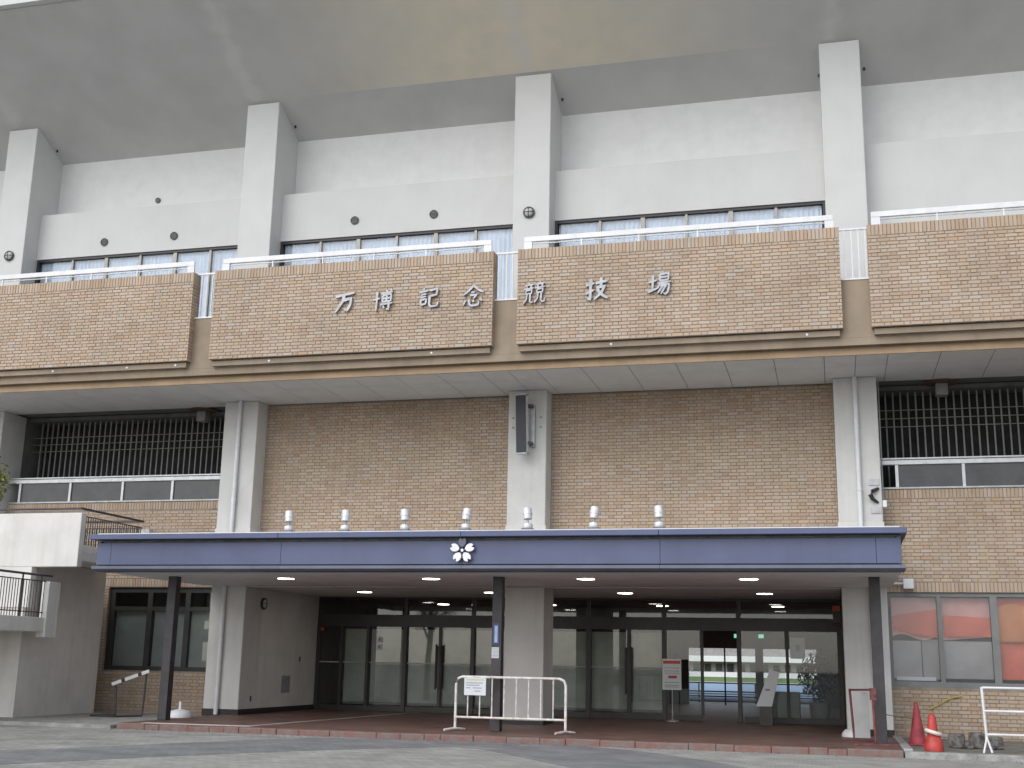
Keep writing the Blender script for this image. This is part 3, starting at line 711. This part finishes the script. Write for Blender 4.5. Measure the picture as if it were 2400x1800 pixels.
for k in range(5):
    a0 = math.pi/2+k*2*math.pi/5
    pet = [(.055, 0), (.075, .038), (.115, .066), (.165, .074), (.205, .060), (.232, .034), (.222, .022), (.190, 0)]
    pet = pet+[(p, -q) for p, q in pet[-2:0:-1]]
    out = [(14.38+(p*math.cos(a0)-q*math.sin(a0)), 3.325+(p*math.sin(a0)+q*math.cos(a0))) for p, q in pet]
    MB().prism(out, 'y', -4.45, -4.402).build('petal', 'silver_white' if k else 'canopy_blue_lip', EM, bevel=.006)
MB().prism([(14.38+.030*math.cos(math.pi/2+k*math.pi/5)*(1 if k % 2 == 0 else .72), 3.325+.030*math.sin(math.pi/2+k*math.pi/5)*(1 if k % 2 == 0 else .72)) for k in range(10)], 'y', -4.447, -4.402).build('flower_centre', 'silver', EM)

# ------------------------------------------------------------------ flood lights on the canopy
ordn = ['first', 'second', 'third', 'fourth', 'fifth', 'sixth', 'seventh']
wh = ['leftmost of seven', 'second from the left', 'third from the left', 'fourth from the left, above the flower crest',
      'fifth, before the middle column', 'second from the right', 'rightmost of seven']
for k, x in enumerate((10.69, 11.86, 13.07, 14.27, 15.46, 16.69, 17.88)):
    t = thing('flood_light', (x, -3.9, 3.68), 'white flood light on the canopy roof, '+wh[k], 'light', 'flood lights along the canopy')
    tilt = random.uniform(-.12, .12)
    B(x-.10, x+.10, -4.0, -3.8, 3.681, 3.765).build('foot_plate', 'letter_side', t)
    MB().lathe([(.085, 3.766), (.092, 3.79), (.092, 3.835), (.075, 3.86), (.02, 3.865)], (x, -3.9, 0), 18).build('mount', 'silver_white', t, smooth=True)
    MB().tube([(x, -3.9, 3.86), (x, -3.9, 3.95)], .018, 8).build('neck', 'galvanised', t)
    h = MB().lathe([(.05, 0), (.078, .004), (.080, .02), (.080, .085), (.088, .088), (.088, .125), (.080, .128), (.079, .205), (.06, .222)], (0, 0, 0), 20)
    h.xform(Matrix.Translation((x, -3.9, 3.935)) @ Matrix.Rotation(tilt, 4, 'Y') @ Matrix.Rotation(-.12, 4, 'X'))
    h.build('lamp_head', 'silver_white', t, smooth=True)

# bulkhead lamps with cross guards
def bulkhead(c, axis, lab):
    t = thing('bulkhead_lamp', c, lab, 'lamp', 'round bulkhead lamps')
    M = Matrix.Translation(c) @ (Matrix.Rotation(R(90), 4, 'X') if axis == 'y' else Matrix.Rotation(R(90), 4, 'Y'))
    MB().lathe([(.135, 0), (.135, .05), (.105, .055), (.105, .02)], n=24).xform(M).build('housing', 'frame_bronze', t, smooth=True)
    MB().lathe([(.104, .021), (.10, .05), (.06, .085), (.01, .095)], n=20).xform(M).build('glass_dome', 'lamp_glass', t, smooth=True)
    for a in (0, 90): MB().tube([(-.115, 0, .05), (-.08, 0, .09), (0, 0, .105), (.08, 0, .09), (.115, 0, .05)], .008, 6).xform(M @ Matrix.Rotation(R(a), 4, 'Z')).build('guard_bar', 'frame_bronze', t)
bulkhead((.47, 0, 11.41), 'y', 'round black bulkhead lamp on the leftmost upper column')
bulkhead((14.39, 0, 11.49), 'y', 'round black bulkhead lamp on the middle upper column')
bulkhead((7.862, .91, 2.60), 'x', 'round black bulkhead lamp on the porch side wall under the canopy')

# column speaker
t = thing('column_speaker', (14.42, -.3, 6.4), 'tall dark column loudspeaker bracketed to the middle column', 'loudspeaker')
Ms = Matrix.Translation((14.40, -.34, 6.45)) @ Matrix.Rotation(R(-9), 4, 'Z') @ Matrix.Rotation(R(4), 4, 'X')
B(-.12, .12, -.06, .07, -.63, .63).xform(Ms).build('cabinet', 'silver_white', t, bevel=.01)
B(-.119, .119, -.072, -.061, -.629, .629).xform(Ms).build('grille', 'speaker_face', t)
B(-.13, .13, -.075, .075, .631, .66).xform(Ms).build('end_cap', 'galvanised', t); B(-.13, .13, -.075, .075, -.66, -.631).xform(Ms).build('end_cap', 'galvanised', t)
B(14.52, 14.62, -.10, -.003, 5.98, 6.93).build('back_rail', 'galvanised', t)
for z_ in (6.02, 6.85): B(14.44, 14.60, -.30, -.09, z_, z_+.05).build('bracket', 'frame_bronze', t)
for bx in (14.11, 14.74):
    for bz in (6.44, 6.66): MB().lathe([(.022, -.012), (.022, .01)], (bx, 0, bz), 10, 'y').build('anchor_bolt', 'frame_grey', BLD)
# old sign fixings on the right column
t = thing('sign_bracket', (21.72, 0, 4.5), 'pair of grey plates and a bent black bracket on the right lower column', 'bracket')
B(21.62, 21.82, -.02, -.003, 5.01, 5.14).build('plate', 'galvanised', t); B(21.64, 21.84, -.02, -.003, 4.44, 4.57).build('plate', 'galvanised', t)
MB().tube([(21.80, -.02, 4.95), (21.68, -.09, 4.88), (21.64, -.12, 4.80), (21.68, -.09, 4.72), (21.78, -.02, 4.66)], [.03, .045, .05, .04, .025], 8).build('bent_arm', 'frame_bronze', t, smooth=True)
t = thing('corner_lamp', (21.9, .1, 4.6), 'tiny white lamp clipped to the edge of the right lower column', 'lamp')
B(21.87, 21.95, -.06, .06, 4.56, 4.70).build('lamp_body', 'plastic_white', t, bevel=.01); MB().tube([(21.89, .05, 4.70), (21.90, .06, 7.2)], .016, 6).build('cable', 'frame_grey', t)
t = thing('junction_box', (22.25, .45, 3.0), 'white junction box with a pipe stub below the right brick wall', 'box')
B(22.20, 22.40, .32, .498, 2.96, 3.16).build('box_body', 'plastic_white', t, bevel=.01); MB().tube([(21.88, .42, 3.07), (22.199, .42, 3.07)], .025, 8).build('pipe_stub', 'white_pipe', t)
# ceiling lamps in the galleries
for gx, lab in ((5.99, 'grey ceiling lamp on a brown plate in the left gallery'), (23.2, 'grey ceiling lamp on a brown plate in the right gallery')):
    t = thing('gallery_lamp', (gx, .8, 7.28), lab, 'lamp', 'gallery ceiling lamps')
    MB().lathe([(.36, 7.286), (.36, 7.262), (.30, 7.25)], (gx, .78, 0), 24).build('base_plate', 'lamp_brown', t); B(gx-.12, gx+.12, .66, .9, 6.99, 7.249).build('lamp_box', 'bars_grey', t, bevel=.015)

# ------------------------------------------------------------------ things on the porch
t = thing('crowd_barrier', (14.95, -3.15, .11), 'white chipped steel pipe barrier standing before the middle post', 'barrier')
bx0, bx1, by, bt = 13.93, 16.03, -3.12, 1.09
fr = [(bx0, by, .15), (bx0, by, bt-.12), (bx0+.035, by, bt-.035), (bx0+.12, by, bt), (bx1-.12, by, bt), (bx1-.035, by, bt-.035), (bx1, by, bt-.12), (bx1, by, .15)]
MB().tube(fr, .026, 10).build('frame_tube', 'barricade_paint', t, smooth=True)
MB().tube([(bx0, by, .36), (bx1, by, .36)], .022, 10).build('lower_tube', 'barricade_paint', t, smooth=True)
for k in range(1, 9):
    xx = bx0+(bx1-bx0)*k/9; MB().tube([(xx, by, .37), (xx, by, bt-.01)], .013, 8).build('upright', 'barricade_paint', t, smooth=True)
for xx in (bx0, bx1): MB().tube([(xx-.13, by-.26, .135), (xx, by-.05, .16), (xx+.12, by+.22, .135)], .022, 8).build('foot', 'barricade_paint', t, smooth=True)
t = thing('barrier_notice', (14.3, -3.16, .8), 'white notice sheet tied to the left end of the pipe barrier', 'notice')
B(14.10, 14.52, -3.162, -3.152, .76, 1.075).build('sheet', 'paper', t)
B(14.14, 14.48, -3.1645, -3.1625, 1.025, 1.055).build('heading', 'paper_yellow', t)
for z_, a, b in ((.975, .03, .36), (.935, .03, .30), (.885, .03, .12), (.885, .17, .34), (.83, .2, .32)): B(14.10+a, 14.10+b, -3.1645, -3.1625, z_, z_+.014).build('print_line', 'ink_grey', t)
t = thing('post_plate', (14.70, -2.96, 1.9), 'narrow blue vertical plate on the middle canopy post', 'sign')
B(14.58, 14.70, -2.962, -2.951, 1.70, 2.08).build('plate', 'blue_sign', t); B(14.61, 14.67, -2.9645, -2.9625, 1.73, 2.04).build('plate_text', 'pale_blue', t)
t = thing('post_notice', (14.70, -2.96, 1.5), 'small white printed card below the blue plate on the post', 'notice')
B(14.56, 14.70, -2.962, -2.951, 1.44, 1.64).build('card', 'paper', t)
for q in range(7): B(14.575, 14.685, -2.9645, -2.9625, 1.46+q*.025, 1.468+q*.025).build('print_line', 'ink_grey', t)
# folded parasol feet
for cx, cy, lab in ((7.43, -1.75, 'white dome parasol base beside the left canopy post'), (21.13, -.62, 'white dome parasol base at the foot of the right column')):
    t = thing('parasol_base', (cx, cy, .11), lab, 'parasol base', 'parasol bases')
    MB().lathe([(.25, .112), (.25, .14), (.235, .19), (.18, .245), (.10, .27), (.035, .28)], (cx, cy, 0), 24).build('dome', 'plastic_white', t, smooth=True)
    MB().lathe([(.03, .281), (.03, .42), (.025, .43)], (cx, cy, 0), 12).build('socket', 'plastic_white', t, smooth=True)
# athletics hurdle
t = thing('hurdle', (6.0, -1.3, .07), 'track hurdle with a tilted white bar beside the stair wall', 'hurdle')
MB().tube([(5.62, -1.3, .09), (5.56, -1.3, .79)], .022, 8).build('upright', 'rail_dark', t, smooth=True); MB().tube([(6.27, -1.3, .11), (6.30, -1.3, 1.02)], .022, 8).build('upright', 'rail_dark', t, smooth=True)
Mh = Matrix.Translation((5.92, -1.32, .885)) @ Matrix.Rotation(-math.atan2(.29, .86), 4, 'Y')
for a, b, m_ in ((-.46, -.22, 'plastic_white'), (-.219, -.13, 'frame_bronze'), (-.129, .20, 'plastic_white'), (.201, .29, 'frame_bronze'), (.291, .47, 'plastic_white')): B(a, b, -.015, .015, -.035, .035).xform(Mh).build('bar_section', m_, t)
for a, b in (((5.62, -1.3), (5.30, -1.75)), ((6.27, -1.3), (5.95, -1.85)), ((5.30, -1.75), (5.95, -1.85))): MB().tube([(*a, .095), (*b, .09)], .02, 8).build('foot_tube', 'rail_dark', t, smooth=True)
# red sign stand by the right post
t = thing('red_stand', (21.4, -3.3, .11), 'rusty red metal stand with board leaning by the right post', 'stand')
MB().tube([(21.43, -3.3, .13), (21.41, -3.3, 1.05)], .022, 8).build('leg', 'rust_red', t, smooth=True); MB().tube([(21.10, -1.9, .13), (21.05, -1.9, 1.02)], .022, 8).build('leg', 'red_dull', t, smooth=True)
B(21.08, 21.80, -3.34, -3.26, .113, .145).build('foot_bar', 'rust_red', t); B(20.9, 21.5, -1.94, -1.86, .113, .145).build('foot_bar', 'red_dull', t)
B(21.36, 21.47, -3.34, -3.31, .86, 1.06).build('red_plate', 'rust_red', t)
MB().tube([(21.05, -1.9, 1.0), (21.41, -3.3, 1.03)], .018, 8).build('top_bar', 'red_dull', t, smooth=True)
B(21.10, 21.36, -2.62, -2.60, .2, .98).build('faded_board', 'board_grey', t)
t = thing('tie_cord', (21.9, -1.6, .5), 'thin cord stretched from the right post to the cone', 'cord')
MB().tube([(21.60, -2.85, .62), (21.85, -2.6, .57), (22.12, -2.13, .53)], .007, 6).build('cord_line', 'wood_pile', t)

# traffic cones
def cone(t, c, h, m_, r0=.14, hollow=False):
    MB().lathe([(r0, c[2]+.035), (r0*.62, c[2]+h*.48), (.036, c[2]+h-.03), (.028, c[2]+h), (.015, c[2]+h+.004)], c[:2]+(0,), 22).build('cone_body', m_, t, smooth=True)
    b = [(-.19, -.19), (.19, -.19), (.19, .19), (-.19, .19)]
    MB().prism([(c[0]+x*.96, c[1]+y*.96) for x, y in b], 'z', c[2], c[2]+.034).build('cone_base', m_, t, bevel=.012)
t = thing('traffic_cone', (22.175, -2.1, .075), 'tall faded crimson traffic cone next to the white column', 'cone', 'traffic cones'); cone(t, (22.175, -2.1, .076), .74, 'cone_faded', .15)
t = thing('traffic_cone', (22.34, -3.55, .075), 'bright red crushed cone with a white ring, nearer the kerb', 'cone', 'traffic cones')
MB().lathe([(.155, .077), (.155, .10), (.15, .16), (.13, .27), (.09, .33), (.085, .335)], (22.34, -3.55, 0), 22).build('lower_cone', 'cone_red', t, smooth=True)
MB().lathe([(.088, .336), (.085, .40), (.066, .60), (.045, .66), (.02, .675)], (22.33, -3.55, 0), 20).build('upper_cone', 'cone_red', t, smooth=True)
rg = MB(); rp = [(.115*math.cos(a*math.pi/12), .115*math.sin(a*math.pi/12), 0) for a in range(25)]
rg.tube(rp, .032, 8); rg.xform(Matrix.Translation((22.34, -3.56, .375)) @ Matrix.Rotation(R(16), 4, 'Y')); rg.build('white_ring', 'ring_white', t, smooth=True)
# white fence panel at the right edge
t = thing('rail_fence', (24.4, -3.6, .075), 'white tubular rail fence on splayed feet at the right edge', 'fence')
for xx in (23.16, 25.6):
    MB().tube([(xx, -3.6, .30), (xx-.03, -3.6, 1.12)], .022, 8).build('fence_post', 'white_metal', t, smooth=True)
    for dx, dy in ((-.08, -.2), (.10, .2), (.06, -.1)): MB().tube([(xx, -3.6, .32), (xx+dx, -3.6+dy, .085)], .016, 8).build('foot', 'white_metal', t, smooth=True)
for z_ in (1.11, .74, .37): MB().tube([(23.14, -3.6, z_), (25.6, -3.6, z_)], .02, 8).build('rail', 'white_metal', t, smooth=True)
# block pile by the fence
t = thing('concrete_blocks', (23.1, -2.5, .075), 'heap of weathered grey broken blocks on the planting bed', 'blocks')
for k, (dx, dy, w_, h_) in enumerate(((-.30, 0, .30, .24), (.02, .05, .28, .27), (.32, -.02, .26, .21), (-.12, -.18, .16, .11), (.22, -.2, .14, .10))):
    b = MB(); n = 9
    o_ = [(w_*.5*(1+random.uniform(-.18, .18))*math.cos(a*2*math.pi/n), w_*.45*(1+random.uniform(-.18, .18))*math.sin(a*2*math.pi/n)) for a in range(n)]
    b.prism([(23.1+dx+p[0], -2.5+dy+p[1]) for p in o_], 'z', .076, .076+h_); b.build('block', 'wood_pile', t, bevel=.03)
t = thing('yellow_cord', (23.0, .3, .8), 'faded yellow cord hanging on the right brick wall', 'cord')
MB().tube([(22.55, .46, .62), (22.75, .46, .72), (22.95, .46, .84), (23.2, .46, .90)], .016, 6).build('cord_line', 'yellow_tape', t)
# poster stand and slanted board in front of the doors
t = thing('poster_stand', (17.1, 3.5, .11), 'white poster with red heading on a thin floor stand by the door', 'sign')
B(16.90, 17.34, 3.46, 3.48, .82, 1.52).build('poster', 'paper', t); B(16.92, 17.32, 3.455, 3.459, 1.41, 1.48).build('heading', 'ink_red', t); B(17.04, 17.24, 3.455, 3.459, 1.08, 1.14).build('red_line', 'ink_red', t)
for z_ in (1.31, 1.24, 1.19, .98, .92, .88): B(16.95, 17.29, 3.455, 3.459, z_, z_+.012).build('print_line', 'ink_grey', t)
MB().tube([(17.12, 3.52, .15), (17.12, 3.52, .85)], .014, 8).build('stem', 'galvanised', t, smooth=True); MB().lathe([(.16, .112), (.16, .13), (.02, .15)], (17.12, 3.52, 0), 18).build('foot_disc', 'galvanised', t)
t = thing('slanted_board', (19.2, 3.0, .11), 'pale grey board leaning on a dark block before the glass doors', 'board')
MB().prism([(19.06, .52), (19.40, .50), (19.60, 1.28), (19.38, 1.31)], 'y', 3.02, 3.06).build('board', 'paper', t); B(19.14, 19.42, 2.95, 3.2, .112, .52).build('block', 'hall_wall', t)
B(19.27, 19.37, 3.01, 3.019, .86, .90).build('print_line', 'ink_grey', t)
# inside the glass: poster, cabinet, bronze figure on a plinth, exit signs
t = thing('wall_poster', (20.0, 4.5, 1.9), 'white poster taped inside the glass near the right column', 'poster')
B(19.80, 20.14, 4.26, 4.27, 1.58, 2.06).build('sheet', 'paper', t); B(19.92, 20.02, 4.255, 4.259, 1.76, 1.90).build('print', 'ink_grey', t)
t = thing('indoor_plant', (20.4, 6.2, .11), 'dark bushy pot plant inside the right glass doors', 'plant')
MB().lathe([(.18, .112), (.24, .30), (.26, .55), (.22, .56)], (20.4, 6.2, 0), 18).build('pot', 'board_grey', t, smooth=True)
lf = MB()
for _ in range(800):
    a, b, r_ = random.uniform(0, 6.28), random.uniform(-1, 1), random.uniform(.15, 1)**.5
    c = Vector((20.4+.52*r_*math.cos(a)*math.sqrt(1-b*b), 6.2+.5*r_*math.sin(a)*math.sqrt(1-b*b), 1.18+.62*r_*b))
    d = Vector((random.gauss(0, 1), random.gauss(0, 1), random.gauss(0, .6))).normalized()*.11; e = d.cross(Vector((0, 0, 1))).normalized()*.03
    lf.quad(tuple(c-d), tuple(c-e), tuple(c+d), tuple(c+e))
lf.build('leaves', 'plant_dark', t)
t = thing('display_plinth', (19.5, 5.6, .11), 'low pale display box inside the glass doors', 'plinth')
B(19.25, 19.95, 5.4, 5.9, .112, .80).build('box_body', 'board_grey', t, bevel=.01)
for q, (ex, lab) in enumerate(((18.05, 'small green lit exit sign left of the hall pier'), (18.75, 'small green lit exit sign right of the hall pier'))):
    t = thing('exit_sign', (ex, 10.9, 2.0), lab, 'sign', 'lit exit signs'); B(ex-.09, ex+.09, 11.0, 11.05, 2.18, 2.32).build('housing', 'frame_bronze', t); B(ex-.075, ex+.075, 10.99, 10.999, 2.195, 2.305).build('lit_face', 'exit_green', t)
    MB().tube([(ex, 11.02, 2.32), (ex, 11.02, 2.95)], .01, 6).build('hanger', 'frame_bronze', t)
t = thing('door_notice', (9.6, 4.15, 1.8), 'two small white cards on the left glass door', 'notice')
for z_ in (1.80, 1.62): B(9.50, 9.64, GY-.014, GY-.006, z_, z_+.14).build('card', 'paper', t); B(9.54, 9.60, GY-.017, GY-.0145, z_+.05, z_+.10).build('card_print', 'ink_grey', t)
t = thing('alarm_lamp', (8.0, 4.05, 2.25), 'small red alarm lamp in the left corner of the porch glazing', 'lamp')
MB().lathe([(.05, 4.10), (.05, 4.06), (.02, 4.03)], (8.02, 0, 2.12), 14, 'y').build('lens', 'ink_red', t, smooth=True)
t = thing('alarm_box', (20.93, 3.0, 2.5), 'dark speaker box high on the right porch wall', 'box')
B(20.80, 20.98, 2.9, 3.1, 2.35, 2.75).build('box_body', 'frame_bronze', t, bevel=.01); B(20.80, 20.96, 2.88, 2.899, 2.62, 2.74).build('red_label', 'ink_red', t)

# ------------------------------------------------------------------ outside stair at the left
STR = thing('external_stair', (3, -3, 0), 'white concrete outdoor staircase with dark railings at the left of the canopy', 'staircase')
B(-6, 5.6, -3.2, -3.02, 3.14, 4.27).build('front_parapet', 'stair_white', STR, bevel=.015)
B(-6, 4.52, -3.199, -3.021, 2.3, 3.139).build('front_parapet_lower', 'stair_white', STR)
B(-6, 5.59, -3.019, -.62, 3.28, 3.44).build('upper_landing', 'stair_white', STR)
B(5.42, 5.595, -3.019, -.62, 3.441, 3.60).build('landing_kerb', 'stair_white', STR)
rl = MB().tube([(5.52, -3.1, 4.37), (5.52, -.72, 4.37)], .025, 8).build('side_railing', 'rail_dark', STR, smooth=True)
MB().tube([(-5, -3.11, 4.37), (5.52, -3.11, 4.37)], .022, 8).build('top_rail', 'rail_dark', rl, smooth=True)
for k in range(27): MB().tube([(5.52, -3.0+k*.085, 3.60), (5.52, -3.0+k*.085, 4.22)], .009, 6).build('baluster', 'rail_dark', rl)
B(5.505, 5.535, -3.0, -.74, 4.21, 4.23).build('lower_rail', 'rail_dark', rl)
MB().tube([(3.4, -.72, 4.37), (5.54, -.72, 4.37)], .022, 8).build('back_rail', 'rail_dark', rl, smooth=True)
for k in range(22): MB().tube([(3.5+k*.09, -.72, 3.45), (3.5+k*.09, -.72, 4.22)], .009, 6).build('baluster', 'rail_dark', rl)
B(3.45, 5.5, -.735, -.705, 4.21, 4.23).build('lower_rail', 'rail_dark', rl)
B(5.47, 5.68, -.70, -.50, 3.28, 4.20).build('end_pier', 'stair_white', STR)
MB().box(3.6, 4.42, -3.16, -.31, .0, 3.27).build('stair_wall', 'stair_wall', STR)
B(-6, 3.59, -2.9, -2.7, .0, 3.27).build('stair_wall', 'stair_wall', STR)
B(1.5, 4.99, -7.2, -3.03, 1.80, 2.09).build('lower_landing', 'stair_white', STR, bevel=.01)
B(4.82, 5.03, -3.25, -2.86, 1.69, 2.83).build('landing_pier', 'stair_white', STR, bevel=.01)
r2 = MB().tube([(4.93, -7.2, 2.95), (4.93, -3.05, 2.95)], .025, 8).build('landing_railing', 'rail_dark', STR, smooth=True)
for k in range(46): MB().tube([(4.93, -7.1+k*.085, 2.09), (4.93, -7.1+k*.085, 2.82)], .009, 6).build('baluster', 'rail_dark', r2)
for z_ in (2.82, 2.18): B(4.915, 4.945, -7.2, -3.26, z_, z_+.02).build('lower_rail', 'rail_dark', r2)
for yy in (-3.4, -4.0, -4.9, -5.8): MB().tube([(4.93, yy, 2.09), (4.93, yy, 2.94)], .018, 6).build('rail_post', 'rail_dark', r2)

# ------------------------------------------------------------------ tree at the left edge (mostly out of frame)
TR = thing('street_tree', (6.45, -9.0, 0), 'yellowish green leafy tree just reaching into the left edge', 'tree')
MB().tube([(6.4, -9, 0), (6.42, -9, 1.3), (6.5, -9.02, 2.5), (6.45, -9, 3.6), (6.5, -9, 4.6)], [.13, .11, .09, .06, .025], 10).build('trunk', 'bark', TR, smooth=True)
def leaf_mat():
    m = mat('leaf', (.20, .20, .055), .7, var=.3, scale=4, col2=(.09, .13, .03)); return m
leaf_mat()
rt = random.Random(3); lf = MB(); br = MB()
cl = []
for k in range(34):
    a = rt.uniform(0, 6.28); h = rt.uniform(2.6, 5.2); rr = 1.42*math.sin(math.pi*min(.97, (h-2.1)/3.6))*rt.uniform(.45, 1)
    c = Vector((6.45+rr*math.cos(a), -9+rr*math.sin(a), h)); cl.append(c)
    br.tube([(6.46, -9, h-.7), tuple(c.lerp(Vector((6.46, -9, h-.4)), .4)), tuple(c)], [.035, .02, .008], 6)
cl.append(Vector((7.93, -9.05, 4.0))); cl.append(Vector((7.82, -9.0, 3.9))); cl.append(Vector((7.86, -9.1, 4.12)))
for c in cl:
    for _ in range(150):
        p = c+Vector((rt.gauss(0, .11), rt.gauss(0, .13), rt.gauss(0, .10)))
        d = Vector((rt.gauss(0, 1), rt.gauss(0, 1), rt.gauss(0, .7))).normalized()*.05; e = d.cross(Vector((rt.gauss(0, 1), 0, 1))).normalized()*.022
        lf.quad(tuple(p-d), tuple(p-e), tuple(p+d), tuple(p+e))
br.build('branches', 'bark', TR); lf.build('crown', 'leaf', TR)

# ------------------------------------------------------------------ stadium side seen through the hall
tag(B(-60, 62, 17.0, 21, -.62, .105).build('terrace', 'concrete'), kind='structure')
tag(B(-80, 100, 21, 66, -.62, .25).build('running_track', 'track_blue'), kind='structure')
tag(B(-80, 100, 66, 69, -.62, .26).build('track_kerb', 'stand_white'), kind='structure')
tag(B(-80, 100, 69, 116, -.62, .25).build('pitch', 'grass_far'), kind='structure')
t = thing('terrace_fence', (18, 20, .1), 'white and dark horizontal rail fence beyond the hall', 'fence')
for z_, m_ in ((.80, 'red_dull'), (.50, 'rail_dark'), (.42, 'white_metal'), (.33, 'rail_dark'), (.24, 'white_metal'), (.16, 'rail_dark')): MB().tube([(10, 19.6, z_), (26, 19.6, z_)], .024, 8).build('rail', m_, t)
for k in range(9): MB().tube([(10+k*2, 19.65, .1), (10+k*2, 19.65, .8)], .025, 8).build('fence_post', 'rail_dark', t)
t = thing('far_stand', (15, 118, 0), 'distant white stand across the green pitch', 'stand')
B(-80, 100, 118, 119, .2, .8).build('base_wall', 'stand_white', t); B(-80, 100, 119, 120, .2, 1.95).build('shade_wall', 'stand_grey', t)
B(-80, 100, 117.5, 119, 1.98, 2.60).build('white_band', 'stand_white', t); B(-80, 100, 119, 120.5, 2.62, 6.5).build('roof_edge', 'stand_grey', t)
for k in range(44): B(-20+k*1.3, -19.3+k*1.3, 118.8, 118.99, .82+.1*(k % 2), 1.7).build('opening', 'dark_trees', t)
